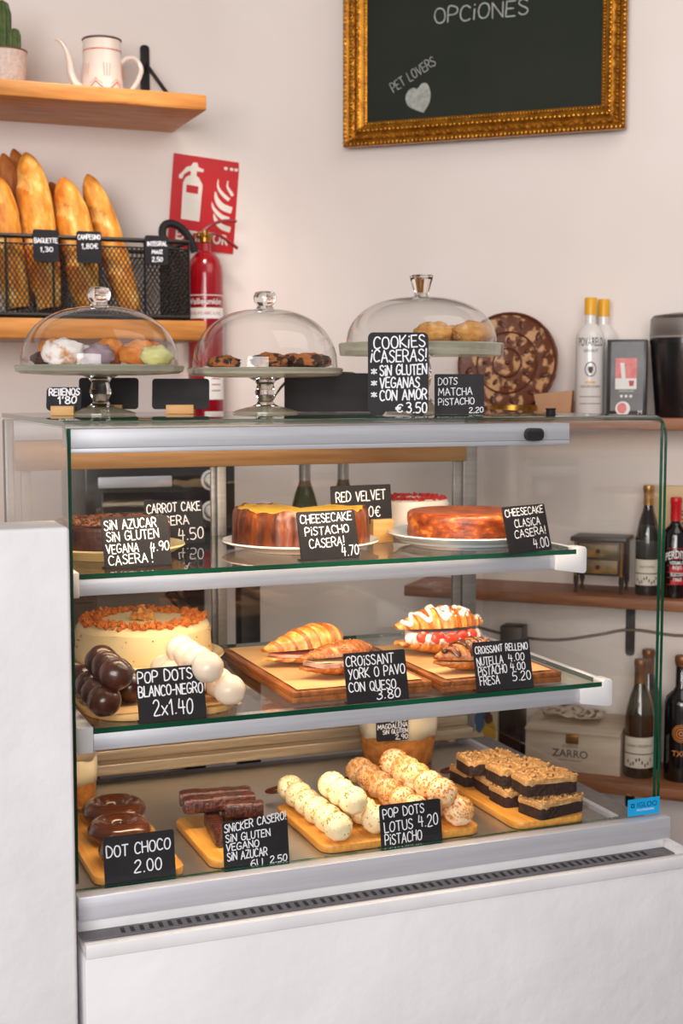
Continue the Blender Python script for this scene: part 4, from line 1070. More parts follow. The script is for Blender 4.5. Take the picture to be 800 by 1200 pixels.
def dome(base, R, H, hd, label, knob='ball'):
    r = thing('glass_dome', label, 'dome', base + Vector((0, 0, H + .0022)), .1)
    m = MB(); N = 22; pr = []
    Rd = R * .93
    for k in range(N + 1):
        t = PI / 2 * k / N; pr.append((Rd * math.cos(t) ** .82 if k < N else 0, hd * math.sin(t) ** .95))
    pr = [(Rd, 0)] + [(a, b + .004) for a, b in pr]
    m.lathe(pr, 72); m.build('dome_shell', M_DOME, r)
    m = MB(); m.tube([(Rd * math.cos(a), Rd * math.sin(a), .0016) for a in [2 * PI * k / 64 for k in range(64)]], .0016, 6, closed=True); m.build('dome_lip', M_PLATEG, r)
    m = MB(); z = hd + .0045
    if knob == 'ball': m.lathe([(0, z), (.016, z), (.013, z + .005), (.019, z + .012), (.0205, z + .021), (.017, z + .029), (.010, z + .031), (0, z + .029)], 10)
    else: m.lathe([(0, z), (.015, z), (.013, z + .006), (.015, z + .012), (.022, z + .036), (.020, z + .038), (0, z + .036)], 12)
    m.build('knob', M_CRYST, r)
def doily(base, R, H, label):
    m = MB(); n = 96; Rd = R * .875
    vs = [(0, 0, .0008)]
    for k in range(n):
        a = 2 * PI * k / n; e = 1 + .03 * abs(math.sin(a * 14))
        vs.append((Rd * .9 * math.cos(a), Rd * .9 * math.sin(a), .0009)); vs.append((Rd * e * math.cos(a), Rd * e * math.sin(a), .0012 + .0045 * abs(math.sin(a * 14)) * .8))
    fs = []
    for k in range(n):
        k2 = (k + 1) % n; fs += [(0, 1 + 2 * k, 1 + 2 * k2), (1 + 2 * k, 2 + 2 * k, 2 + 2 * k2, 1 + 2 * k2)]
    m.add(vs, fs); o = m.build('paper_doily', M_PAPERW, None, loc=base + Vector((0, 0, H + .0008))); tag(o, label, 'doily')

b1, RA, HA, sA = cake_stand(118, 2.36, 98, 432, 'glass cake stand on the left end of the case top')
dome(b1, RA, HA, 68 * sA, 'clear glass dome over the small mixed pastries, at the left'); doily(b1, RA, HA, 'white paper doily under the small mixed pastries')
b2, RB, HB_, sB = cake_stand(311, 2.48, 91, 435, 'glass cake stand in the middle, carrying chocolate cookies')
dome(b2, RB, HB_, 67.5 * sB, 'clear glass dome over the dark chocolate chip cookies'); doily(b2, RB, HB_, 'white paper doily under the chocolate chip cookies')
b3, RC, HC, sC = cake_stand(493, 2.52, 96, 406, 'tall ribbed glass cake stand behind the COOKIES sign', True)
dome(b3, RC * .98, HC, 53 * sC, 'clear glass dome with faceted knob over the pale crumbly cookies', 'flare')

def lump(name, label, cat, p, r_, sq, m_, seed, amp=.25, freq=25, rot=0, group=None, nu=24, nv=16):
    m = MB(); m.sphere((0, 0, r_ * sq[2] * .92), r_, nu, nv, None, 0, amp, freq, seed, sq)
    for v in m.v: v.z = max(v.z, 0)
    o = m.build(name, m_, None, loc=p, rotz=rot, ang=80); tag(o, label, cat, group); return o
def on_stand(base, H, px, extra=.0034, dy=0):
    y = base.y + dy; q = at_y(px, 450, y); return Vector((q.x, y, base.z + H + extra))
M_CHOC = mat('dark_chocolate', (58, 27, 17), (80, 38, 22), 40, .3, coat=.3, bump=.1, bscale=60)
M_CHOCR = mat('rough_chocolate', (52, 28, 22), (84, 46, 30), 60, .5, bump=.5, bscale=80)
M_SUGAR = mat('icing_sugar', (246, 240, 236), (228, 214, 204), 50, .8, bump=.3, bscale=90)
M_SUGARB = mat('sugared_pastry', (244, 238, 234), (200, 140, 84), 46, .8, bump=.4, bscale=90, lo=.5, hi=.66)
M_PAST = mat('baked_pastry', (222, 142, 62), (190, 104, 36), 16, .5, bump=.3, bscale=50, c3=(238, 186, 116))
M_PIST = mat('pistachio_icing', (222, 218, 150), (206, 204, 128), 30, .5, bump=.2)
M_LILAC = mat('lilac_icing', (160, 140, 150), (140, 120, 132), 30, .5, bump=.2)
M_COOK = mat('chocolate_chip_cookie', (176, 104, 50), (56, 30, 20), 55, .7, bump=.8, bscale=90, lo=.48, hi=.54)
M_COOKP = mat('pale_crumb_cookie', (222, 168, 96), (196, 132, 62), 70, .8, bump=.9, bscale=90, c3=(240, 204, 150))
PG = 'small filled pastries under the left dome'
for px, dy, rr, sq, mm, lab, sd, rt in ((56, .03, .023, (1.2, .9, .62), M_CHOCR, 'dark chocolate pastry at the left of the doily', 1, .2), (74, -.02, .033, (1.1, .85, .72), M_SUGARB, 'white sugar dusted pastry beside the dark one', 2, 0), (65, .045, .030, (1, .9, .85), M_PAST, 'brown baked pastry behind the sugar dusted one', 8, 0), (98, .02, .030, (1, .85, .62), M_SUGARB, 'second white sugar dusted pastry, next to the lilac one', 3, .5), (116, -.01, .025, (1, .9, .78), M_LILAC, 'lilac iced pastry in the middle of the doily', 4, 0), (129, .03, .028, (.9, .9, .88), M_PAST, 'round caramel brown pastry behind the lilac one', 5, .3), (167, .018, .031, (1.25, .9, .76), M_PAST, 'golden baked pastry next to the pistachio one', 6, .2), (184, -.025, .025, (1.1, .9, .72), M_PIST, 'pale green pistachio iced pastry at the right of the doily', 7, 0)):
    lump('filled_pastry', lab, 'pastry', on_stand(b1, HA, px, dy=dy), rr, sq, mm, sd, .28, 30, rt, PG)
M_CELLO = mat('wrapper_white', (236, 230, 226), (206, 190, 180), 30, .3)
for px, dy, rr, lab, sd in ((262, .03, .030, 'chocolate chip cookie at the left of the middle stand', 1), (316, -.02, .034, 'chocolate chip cookie in the middle of its stand', 2), (344, .04, .034, 'chocolate chip cookie second from the right on the middle stand', 3), (364, -.035, .034, 'chocolate chip cookie at the front right of the middle stand', 4)):
    lump('chocolate_cookie', lab, 'cookie', on_stand(b2, HB_, px, dy=dy), rr, (1.05, 1, .42), M_COOK, sd, .3, 34, sd, 'chocolate chip cookies under the middle dome')
for px, dy, rr, lab, sd in ((508, .0, .036, 'pale crumbly cookie nearest the COOKIES sign under the right dome', 5), (553, -.02, .036, 'pale crumbly cookie at the right under the right dome', 6), (534, .062, .033, 'pale crumbly cookie behind the other two under the right dome', 7)):
    lump('crumb_cookie', lab, 'cookie', on_stand(b3, HC, px, dy=dy), rr, (1.0, 1, .58), M_COOKP, sd, .22, 34, sd, 'pale cookies under the right dome')

def tsign(label, x0, x1, y0, y1, ybase, lines, **k):
    a, b = on_w(x0, ybase, .0), on_w(x1, ybase, .0); 
    a.z = b.z = OZ + .0004
    yy = min(2.46, (a.y + b.y) / 2); a = at_y(x0, 480, yy); b = at_y(x1, 480, yy); a.z = b.z = OZ + .0004
    return sign(label, a, b, (y1 - y0) * mpp(a), lines, **k)
tsign('small black sign chalked RELLENOS 1,80 in a wooden block', 54, 95, 453, 481, 487, [('REllENOS', .08, .94, .08, .36), ("1'80", .34, .86, .42, .72)], tilt=14, stand='block', corner=.007, pw=.0032, blockw=.33)
tsign('blank black sign in a wooden block behind the left cake stand', 92, 162, 440, 477, 477.5, [], tilt=10, stand='block', corner=.006, blockw=.24)
tsign('blank black sign in a wooden block between the first two cake stands', 178, 245, 439, 475, 482.5, [], tilt=10, stand='block', corner=.006, blockw=.24)
tsign('tall black sign chalked COOKIES CASERAS on the case top', 431, 502, 386, 484, 487.2, [('COOKiES', .10, .94, .06, .20, .05), ('~CASERAS!', .05, .97, .22, .36, .02), ('*', .06, .14, .42, .52), ('SiN GLUTEN', .2, .97, .40, .52), ('*', .06, .14, .57, .66), ('VEGANAS', .2, .85, .55, .67, .02), ('*', .06, .14, .71, .80), ('CON AMOR', .2, .97, .70, .82), ('e', .46, .57, .87, .96), ('3.50', .64, .97, .85, .97)], tilt=8, stand=None, corner=.009, pw=.0030, feet=True)
tsign('black sign chalked DOTS MATCHA PISTACHO to the right of COOKIES', 509, 567, 437, 484, 486, [('DOTS', .08, .46, .10, .27), ('MATCHA', .08, .76, .36, .54), ('PiSTACHO', .08, .80, .62, .78), ('2,20', .70, .98, .84, .97)], tilt=8, stand='foot', pw=.0017)
# wide black menu board at the back edge, a leafy plant behind it
a, b = at_y(333, 480, 2.60), at_y(440, 480, 2.60); a.z = b.z = OZ + .0004
sign('wide blank black board along the back edge of the case top', a, b, 45 * mpp(a), [], tilt=6, stand='foot', corner=.003, name='menu_board')
p = at_y(374, 470, 2.69); p.z = OZ + .0006; sz = mpp(p)
r = thing('potted_plant', 'leafy green plant in a blue and white pot behind the wide black board', 'plant', p)
m = MB(); m.lathe([(0, 0), (.034, 0), (.042, .052), (.038, .052), (.036, .044), (0, .044)], 28); m.build('pot', mat('blue_white_pot', (226, 226, 226), (110, 150, 190), 22, .3, lo=.5, hi=.56), r)
M_LEAF = mat('deep_green_leaf', (66, 84, 34), (96, 110, 50), 20, .35)
for k in range(11):
    a = k * 2.4; L = .075 + .03 * math.sin(k * 3); m = MB(); vs = []
    for i in range(11):
        t = i / 10; q = .012 + L * t * .85; z = .044 + .10 * t - .11 * t * t * (1 + .3 * math.sin(k)); wd = .012 * math.sin(PI * min(1, t * .93 + .07)) ** .8
        for j, yy in enumerate((-wd, 0, wd)): vs.append((q * math.cos(a) - yy * math.sin(a), q * math.sin(a) + yy * math.cos(a), z + (-.003 if j == 1 else 0)))
    m.add(vs, [(3 * i + j, 3 * i + j + 1, 3 * i + j + 4, 3 * i + j + 3) for i in range(10) for j in (0, 1)]); m.build('leaf', M_LEAF, r)
# small black clip on the glass edge
p = on_w(645, 487.5, 0); m = MB(); m.box(-.006, .006, -.006, .006, 0, .010); m.box(-.008, .008, -.004, .004, .010, .013)
tag(m.build('edge_clip', M_BLACK, None, loc=p, rotz=ANG, bevel=.001), 'tiny black clip on the top glass edge beside the kraft box', 'clip')

# ------------------------------------------------------------------ food helpers
def cs_sign(label, bl, br, w, hpx, lines, vplane=None, **k):
    a = on_w(bl[0], bl[1], w) if vplane is None else on_v(bl[0], bl[1], vplane)
    b = on_w(br[0], br[1], w) if vplane is None else on_v(br[0], br[1], vplane)
    a.z = b.z = OZ + w + .0004
    k.setdefault('tilt', 14)
    return sign(label, a, b, hpx * mpp(a) / math.cos(math.radians(k['tilt'])), lines, **k)
def plate(label, p, R, m_, h=.018, rotz=0):
    m = MB(); m.lathe([(0, .002), (R * .66, .002), (R * .68, 0), (R * .71, 0), (R * .73, .003), (R * .9, h * .6), (R, h), (R * .99, h + .0025), (R * .92, h * .8), (R * .86, .008), (0, .007)], 64)
    o = m.build('serving_plate', m_, None, loc=p); tag(o, label, 'plate'); return o
def cutboard(label, x0, x1, v0, v1, w, th=.012, handle=True, cut=0):
    """bamboo board lying along the case depth; handle at the back with a leather loop"""
    r = thing('bamboo_board', label, 'board', F((x0 + x1) / 2, v0, w + .0006), ANG)
    W = x1 - x0; L = v1 - v0; rr = min(.022, W * .2)
    out = [(-W / 2 + rr - rr * math.cos(a), rr - rr * math.sin(a)) for a in [k * PI / 10 for k in range(6)]][::1]
    out = []
    for cx, cy, a0 in ((W / 2 - rr, L - rr, 0), (-W / 2 + rr, L - rr, 90), (-W / 2 + rr, rr, 180), (W / 2 - rr, rr, 270)):
        if a0 == 0: arc = [(cx + rr * math.cos(math.radians(a)), cy + rr * math.sin(math.radians(a))) for a in range(0, 91, 18)]; out += arc; 
        if a0 == 90:
            if handle: out += [(.022, L + .004), (.018, L + .05), (.012, L + .062), (-.012, L + .062), (-.018, L + .05), (-.022, L + .004)]
            out += [(cx + rr * math.cos(math.radians(a)), cy + rr * math.sin(math.radians(a))) for a in range(90, 181, 18)]
        if a0 >= 180: out += [(cx + rr * math.cos(math.radians(a)), cy + rr * math.sin(math.radians(a))) for a in range(a0, a0 + 91, 18)]
    m = MB(); m.prism(out, 0, th); m.build('board_plank', M_BAMBOO, r, bevel=.0015)
    if handle:
        m = MB(); m.tube(spline([(0, L + .045, th), (-.02, L + .05, th + .007), (-.045, L + .06, th + .003), (-.05, L + .075, th + .002), (-.02, L + .078, th + .006), (.004, L + .06, th + .010), (0, L + .045, th)], 5), .0032, 6); m.sphere((0, L + .045, th + .005), .007, 8, 6); m.build('leather_loop', M_LEATH, r)
    return r
def crumbs_disc(parent, name, m_, r0, r1, z, n, size, sq=1, rim=None):
    m = MB()
    for k in range(n):
        a = rnd.uniform(0, 2 * PI); q = math.sqrt(rnd.uniform(r0 * r0, r1 * r1))
        m.crumb((q * math.cos(a), q * math.sin(a), z + rnd.uniform(0, size * .8)), size * rnd.uniform(.5, 1.1))
    o = m.build(name, m_, parent, smooth=False); o['kind'] = 'stuff'; return o
def cake_body(R, H, rn=.008, amp=.01, seed=1, n=72):
    m = MB(); pr = [(0, 0), (R * .96, 0), (R, .004)] + [(R, H * k / 6) for k in range(1, 6)] + [(R, H - rn), (R - rn * .3, H - rn * .3), (R - rn, H), (R * .7, H), (R * .35, H), (0, H)]
    m.lathe(pr, n, fn=lambda q, z, a: (q * (1 + amp * noise.noise(Vector((math.cos(a) * 2.5, math.sin(a) * 2.5, z * 25 + seed)))), z * (1 + .04 * noise.noise(Vector((q * math.cos(a) * 18, q * math.sin(a) * 18, seed))))))
    return m

# ------------------------------------------------------------------ top shelf
def centre(px, Y, w, lift=.0008):
    q = at_y(px, 600, Y); q.z = OZ + w + lift; return q
# chocolate cake
p = centre(132, 2.29, W1); sz = mpp(p); R = 66 * sz
plate('cream plate under the dark chocolate cake on the top shelf', p, 84 * sz, M_CREAMP)
r = thing('chocolate_cake', 'dark chocolate cake with chocolate shavings on the top shelf', 'cake', p + Vector((0, 0, .0088)))
H = 33 * sz
cake_body(R, H, .006, .012, 2).build('cake_body', mat('chocolate_frosting', (54, 27, 20), (78, 42, 30), 50, .42, bump=.5, bscale=60), r)
m = MB()
for k in range(420):
    a = rnd.uniform(0, 2 * PI); q = R * math.sqrt(rnd.uniform(.0, .97)); L = rnd.uniform(.006, .014); b = rnd.uniform(0, PI); z = H + rnd.uniform(.0, .005)
    c = Vector((q * math.cos(a), q * math.sin(a), z)); d = Vector((math.cos(b), math.sin(b), rnd.uniform(-.2, .3))) * L / 2
    m.tube([c - d, c + Vector((0, 0, .0015)), c + d], .0014, 3)
o = m.build('chocolate_shavings', mat('chocolate_shaving', (96, 52, 30), (132, 78, 44), 90, .5), r, smooth=False); o['kind'] = 'stuff'

# pistachio cheesecake with a wedge cut away
p = centre(352, 2.395, W1); sz = mpp(p); R = 80 * sz; H = 42 * sz
plate('white plate under the pistachio cheesecake', p, 92 * sz, M_PORC, .014)
r = thing('pistachio_cheesecake', 'tall brown baked pistachio cheesecake with a wedge cut out', 'cake', p + Vector((0, 0, .0086)))
M_CRUST = mat('baked_brown_crust', (70, 29, 9), (128, 60, 20), 46, .36, bump=.6, bscale=80, c3=(190, 114, 46), stretch=(1, 1, .35), lo=.36, hi=.6, coat=.2)
M_PYEL = mat('pistachio_curd', (226, 184, 70), (206, 150, 40), 60, .6, bump=.5, bscale=110, c3=(150, 120, 36))
N = 90; a0, a1 = math.radians(118), math.radians(118 + 290)
def Rf(a, z): return R * (1 + .012 * math.sin(a * 23 + 3 * math.sin(a * 5)) + .010 * math.sin(a * 43 + 2 * math.sin(a * 9)) + .012 * noise.noise(Vector((math.cos(a) * 5, math.sin(a) * 5, z * 40)))) * (1 - .10 * max(0, (z / H - .55)) ** 1.5)
def Hf(a): return H * (1 + .035 * math.sin(a * 7 + 1) + .03 * math.sin(a * 17))
m = MB(); vs = []; L = 9
for i in range(N + 1):
    a = a0 + (a1 - a0) * i / N
    for j in range(L):
        z = Hf(a) * j / (L - 1); q = Rf(a, z) - (.003 if j == L - 1 else 0); vs.append((q * math.cos(a), q * math.sin(a), z))
    q = Rf(a, H) - .009; vs.append((q * math.cos(a), q * math.sin(a), Hf(a) - .003))
m.add(vs, [(i * (L + 1) + j, (i + 1) * (L + 1) + j, (i + 1) * (L + 1) + j + 1, i * (L + 1) + j + 1) for i in range(N) for j in range(L)]); m.build('crust', M_CRUST, r, ang=60)
m = MB(); vs = [(0, 0, 0), (0, 0, H * .98)]
for i in range(N + 1):
    a = a0 + (a1 - a0) * i / N
    for fr in (.5, 1): q = (Rf(a, H) - .008) * fr; vs.append((q * math.cos(a), q * math.sin(a), (Hf(a) - .001) if fr == 1 else H * .99))
fs = []
for i in range(N): b = 2 + 2 * i; fs += [(1, b, b + 2), (b, b + 1, b + 3, b + 2)]
m.add(vs, fs)
for a in (a0, a1):
    q = Rf(a, 0) - .006; e = [(0, 0, .001), (q * math.cos(a), q * math.sin(a), .001), ((q - .006) * math.cos(a), (q - .006) * math.sin(a), Hf(a) - .003), (q * .5 * math.cos(a), q * .5 * math.sin(a), H * .95), (0, 0, H * .93)]
    m.add(e, [(0, 1, 2, 3, 4)])
m.build('filling', M_PYEL, r, ang=60)

# classic cheesecake
p = centre(546, 2.45, W1); sz = mpp(p); R = 69 * sz; H = 34 * sz
plate('pale blue plate under the classic cheesecake', p, 92 * sz, M_BLUEP, .022)
r = thing('classic_cheesecake', 'smooth orange brown baked cheesecake on the pale blue plate', 'cake', p + Vector((0, 0, .0088)))
m = MB(); pr = [(0, 0), (R * .95, 0), (R * .98, .004), (R, H * .3), (R * .985, H * .55), (R * 1.0, H * .72), (R * .99, H * .92), (R * .95, H), (R * .86, H * .985), (R * .6, H * .95), (R * .3, H * .94), (0, H * .94)]
m.lathe(pr, 96, fn=lambda q, z, a: (q * (1 + .012 * noise.noise(Vector((math.cos(a) * 4, math.sin(a) * 4, z * 30))) + .004 * math.sin(a * 40)), z))
m.build('cake_body', mat('caramel_cheesecake', (104, 40, 12), (150, 66, 20), 46, .38, coat=.1, bump=.35, bscale=70, c3=(214, 120, 44), lo=.36, hi=.58, stretch=(1, 1, 1.6)), r, ang=60)
m = MB(); m.lathe([(0, H * .945), (R * .3, H * .945), (R * .6, H * .955), (R * .86, H * .99), (R * .93, H * 1.003)], 72); m.build('browned_top', mat('browned_top', (146, 58, 14), (186, 94, 30), 30, .4, coat=.1, lo=.38, hi=.6), r)

# red velvet cake
p = F(.752, .485, W1 + .0008); sz = mpp(p); R = 44 * sz; H = 34 * sz
plate('white plate under the red velvet cake at the back of the top shelf', p, 50 * sz, M_PORC, .012)
r = thing('red_velvet_cake', 'white frosted cake with red crumbs behind the RED VELVET sign', 'cake', p + Vector((0, 0, .0086)))
cake_body(R, H, .010, .012, 5).build('cake_body', mat('white_frosting', (244, 234, 222), (234, 220, 204), 20, .5, bump=.2), r)
crumbs_disc(r, 'red_crumbs', mat('red_velvet_crumb', (150, 22, 18), (186, 36, 26), 90, .7), R * .5, R * .92, H, 330, .0045)
# signs of the top shelf
cs_sign('black sign chalked SIN AZUCAR SIN GLUTEN in front of the chocolate cake', (123, 667), (201, 662), W1, 58, [('SiN AZUCAR', .04, .82, .07, .25), ('SiN GLUTEN', .06, .84, .30, .48), ('VEGANA', .04, .52, .55, .72), ('CASERA', .06, .64, .77, .95), ('!', .69, .73, .68, .94), ('4.90', .70, .98, .54, .72, .06)], pw=.0023)
cs_sign('black sign chalked CARROT CAKE 4.50 standing behind the SIN AZUCAR sign', (172, 639.5), (240, 636.5), W1, 50, [('CARROT CAKE', .04, .96, .08, .28), ('CASERA', .10, .74, .38, .58), ('4.50', .55, .98, .66, .92)], pw=.0026)
cs_sign('black sign chalked CHEESECAKE PISTACHO CASERA 4,70', (353, 658), (421, 653.5), W1, 56, [('CHEESECAKE', .05, .93, .08, .25), ('PiSTACHO', .11, .86, .34, .50), ('CASERA!', .16, .76, .58, .76), ('4.70', .70, .99, .76, .96)], pw=.0021)
cs_sign('black sign chalked RED VELVET on a wooden block in front of the red velvet cake', (389, 638.5), (459, 634.5), W1, 46, [('RED VELVET', .08, .90, .18, .42), ('4.20e', .36, .80, .58, .84)], pw=.0024, stand='block', tilt=6, blockw=.17, blockh=.042, blockx=.30)
cs_sign('black sign chalked CHEESECAKE CLASICA leaning at the right of the top shelf', (597, 650), (646, 644), W1, 54, [('CHEESECAKE', .04, .94, .07, .22), ('CLASiCA', .22, .82, .30, .46), ('CASERA!', .18, .92, .53, .69, .04), ('4.00', .58, .94, .74, .95)], pw=.0021)

# ------------------------------------------------------------------ middle shelf
# carrot cake
p = centre(166, 2.43, W2); sz = mpp(p); R = 79 * sz; H = 46 * sz
plate('cream plate under the white carrot cake', p, 94 * sz, M_CREAMP, .022)
r = thing('carrot_cake', 'white frosted carrot cake ringed with orange crumbs and walnut', 'cake', p + Vector((0, 0, .014)))
cake_body(R, H, .018, .014, 8).build('cake_body', mat('cream_frosting', (246, 228, 182), (238, 214, 160), 14, .5, bump=.25, bscale=30), r, ang=60)
M_CRUMB = mat('orange_cake_crumb', (180, 92, 32), (210, 124, 52), 90, .8)
crumbs_disc(r, 'orange_crumbs', M_CRUMB, R * .62, R * .93, H, 420, .0072)
m = MB()
for k in range(7):
    a = k * .9; m.sphere((.012 * math.cos(a), -.010 + .010 * math.sin(a), H + .006 + .004 * (k % 3)), .0095, 10, 7, None, 0, .7, 40, k)
m.build('walnut', mat('walnut', (214, 152, 78), (160, 98, 42), 60, .6, bump=.5), r)
m = MB()
for k in range(26):
    a = rnd.uniform(PI, 2 * PI); z = rnd.uniform(.004, H * .8); m.crumb((R * 1.005 * math.cos(a), R * 1.005 * math.sin(a), z), rnd.uniform(.0012, .003))
o = m.build('stray_crumbs', M_CRUMB, r, smooth=False); o['kind'] = 'stuff'

# round board with chocolate and white balls
ORD = ['front', 'second', 'third', 'fourth', 'fifth', 'sixth', 'seventh']
def board_disc(label, x0, x1, v0, v1, w, th, m_):
    r_ = MB(); W, L = (x1 - x0) / 2, (v1 - v0) / 2
    r_.prism([(W * math.copysign(abs(math.cos(a)) ** .6, math.cos(a)), L * math.copysign(abs(math.sin(a)) ** .6, math.sin(a))) for a in [2 * PI * k / 48 for k in range(48)]], 0, th)
    o = r_.build('wooden_board', m_, None, loc=F((x0 + x1) / 2, (v0 + v1) / 2, w + .0006), rotz=ANG, bevel=.002); tag(o, label, 'board'); return o
BTH = .010
a = uvw(on_w(96, 848, W2 + BTH)); b = uvw(on_w(296, 832, W2 + BTH))
board_disc('pale wooden board under the piles of dark and white balls', max(.040, a[0] - .02), b[0] + .004, .045, .30, W2, BTH, M_OAK)
m = MB(); u0_, u1_ = max(.05, a[0]), b[0] - .004
nx = 20; vs = []
for j in range(9):
    for i in range(nx + 1):
        vs.append(((u1_ - u0_) * (i / nx - .5), .22 * (j / 8 - .5), .0012 + .0009 * noise.noise(Vector((i * .7, j * .9, 1)))))
m.add(vs, [(j * (nx + 1) + i, j * (nx + 1) + i + 1, (j + 1) * (nx + 1) + i + 1, (j + 1) * (nx + 1) + i) for j in range(8) for i in range(nx)])
o = m.build('kraft_sheet', M_KRAFT, None, loc=F((u0_ + u1_) / 2, .165, W2 + BTH + .0006), rotz=ANG); tag(o, 'kraft paper sheet under the dark and white balls', 'paper')
def ballrow(proto, spec, base_w, rad, kind, group, dv, n, row, names=ORD, vmin=.046):
    """a row of balls running back from its front one"""
    px, py = spec
    c = on_w(px, py, base_w); u, v, w_ = uvw(c); v = max(v, vmin)
    for k in range(n):
        jit = Vector((rnd.uniform(-.0012, .0012), rnd.uniform(-.0012, .0012), 0))
        loc = F(u, v + k * dv, w_) + jit
        lab = f'{kind}, {row}, {names[k]} from the front' if k else f'{kind}, {row}, at the very front'
        if proto[0] is None: proto[0] = proto[1](loc, lab, group)
        else:
            o = dup(proto[0], loc, lab, rnd.uniform(0, 6), group)
def mk_ball(name, cat, r_, m_, sq, amp, top=None, topm=None, ntop=0, csize=.0022):
    def f(loc, lab, group):
        m = MB(); m.sphere((0, 0, 0), r_, 26, 18, None, 0, amp, 22, 3, sq); o = m.build(name, m_, None, loc=loc, ang=90); tag(o, lab, cat, group)
        if ntop:
            m = MB()
            for k in range(ntop):
                z = rnd.uniform(-.35, 1); a = rnd.uniform(0, 2 * PI); q = math.sqrt(1 - z * z)
                m.crumb((q * math.cos(a) * r_ * sq[0] * .99, q * math.sin(a) * r_ * sq[1] * .99, z * r_ * sq[2] * .99), csize * rnd.uniform(.5, 1.2))
            c = m.build(top, topm, o, smooth=False); c['kind'] = 'stuff'
        return o
    return f
WB = W2 + BTH + .0022
RBALL = .0255
zb_, zt_ = WB + RBALL * .96, WB + RBALL * .96 + RBALL * 1.50
dark = [None, mk_ball('chocolate_ball', 'pastry', RBALL, M_CHOC, (1, 1, .96), .05)]
GD = 'dark chocolate balls piled on the middle shelf'
ballrow(dark, (124, 822), zb_, RBALL, 'glossy dark chocolate ball', GD, .052, 4, 'bottom left row of the dark pile')
ballrow(dark, (152, 805), zb_, RBALL, 'glossy dark chocolate ball', GD, .052, 4, 'bottom right row of the dark pile')
ballrow(dark, (137, 791), zt_, RBALL, 'glossy dark chocolate ball', GD, .052, 3, 'top row of the dark pile')
M_WCH = mat('white_chocolate', (246, 228, 208), (240, 218, 194), 14, .35, coat=.2, sss=.1)
white = [None, mk_ball('white_chocolate_ball', 'pastry', .0248, M_WCH, (1, 1, .95), .06)]
GW = 'white chocolate balls piled on the middle shelf'
ballrow(white, (272, 811), zb_, RBALL, 'cream white chocolate ball', GW, .0505, 4, 'bottom right row of the white pile')
ballrow(white, (222, 806), zb_, RBALL, 'cream white chocolate ball', GW, .0505, 4, 'bottom left row of the white pile')
ballrow(white, (252, 788), zt_, RBALL, 'cream white chocolate ball', GW, .0505, 4, 'top row of the white pile')

# wooden trays with croissants
def tray(label, u0, u1, v0, v1, w):
    r = thing('serving_tray', label, 'tray', F((u0 + u1) / 2, (v0 + v1) / 2, w + .0006), ANG)
    W, L = (u1 - u0) / 2, (v1 - v0) / 2; rw = .016; h = .018
    m = MB(); m.box(-W, W, -L, L, 0, h * .55); m.build('tray_base', M_ACACIA, r, bevel=.0015)
    m = MB()
    m.box(-W, -W + rw, -L, L, h * .55, h); m.box(W - rw, W, -L, L, h * .55, h); m.box(-W + rw, W - rw, -L, -L + rw, h * .55, h); m.box(-W + rw, W - rw, L - rw, L, h * .55, h)
    m.build('tray_rim', M_ACACIA, r, bevel=.0015)
    k = MB(); nx = 12; vs = []
    for j in range(13):
        for i in range(nx + 1): vs.append(((i / nx - .5) * 2 * (W - .012), (j / 12 - .5) * 2 * (L - .012), h + .0016 + .0012 * noise.noise(Vector((i * .8, j * .6, u0 * 9)))))
    k.add(vs, [(j * (nx + 1) + i, j * (nx + 1) + i + 1, (j + 1) * (nx + 1) + i + 1, (j + 1) * (nx + 1) + i) for j in range(12) for i in range(nx)])
    o = k.build('kraft_sheet', M_KRAFT, None, loc=r.location, rotz=ANG); tag(o, label.replace('acacia tray', 'kraft paper sheet lining the tray').replace(' with', ' holding', 1), 'paper')
    return h + .003
th1 = tray('acacia tray with the two ham croissants', .358, .600, .066, .46, W2)
th2 = tray('acacia tray with the strawberry and chocolate croissants', .612, .835, .052, .38, W2)
M_CROI = mat('croissant_crust', (196, 112, 36), (228, 160, 76), 52, .4, bump=.5, bscale=120, c3=(246, 206, 138), stretch=(2.6, 1, 1), lo=.36, hi=.56, coat=.15)
M_BAKE = mat('well_baked_edge', (150, 72, 20), (190, 106, 36), 80, .4, bump=.4, bscale=120, coat=.15)
M_CROD = mat('dark_croissant_crust', (150, 76, 22), (196, 116, 42), 56, .4, bump=.6, bscale=130, c3=(226, 166, 88), stretch=(2.4, 1, 1), lo=.36, hi=.57, coat=.15)
def cro_pt(t, ph, L, R, hh, bend, nr, off=0):
    x = (t - .5) * L
    s_ = math.sin(PI * (.05 + .90 * t)) ** .85
    q = abs(t - .5) * 2 * nr; fr = q - math.floor(q)
    rr = R * s_ * (1 + .20 * (1 - fr) - .09 + .03 * noise.noise(Vector((t * 9, ph * 2, nr))))
    y = -bend * (1 - (2 * t - 1) ** 2) + rr * math.cos(ph)
    z = rr * hh * math.sin(ph)
    return Vector((x + .012 * math.sin(ph) * (t - .5), y, z + off))
def cro_half(L, R, hh, bend, nr, z0, up):
    m = MB(); N, K = 64, 18; vs = []
    for i in range(N + 1):
        for k in range(K + 1):
            p = cro_pt(i / N, PI * k / K, L, R, hh, bend, nr)
            vs.append((p.x, p.y, z0 + (p.z if up else -p.z)))
    W_ = K + 1
    fs = [(i * W_ + k, i * W_ + k + 1, (i + 1) * W_ + k + 1, (i + 1) * W_ + k) for i in range(N) for k in range(K)]
    n0 = len(fs)
    fs += [(i * W_, (i + 1) * W_, (i + 1) * W_ + K, i * W_ + K) for i in range(N)]
    fs += [tuple(range(W_)), tuple(N * W_ + k for k in range(W_))]
    m.add(vs, fs)
    for i in range(N):
        q = abs((i + .5) / N - .5) * 2 * nr
        if q - math.floor(q) < .30 and q > .3:
            for k in range(K): m.m[i * K + k] = 1
    return m
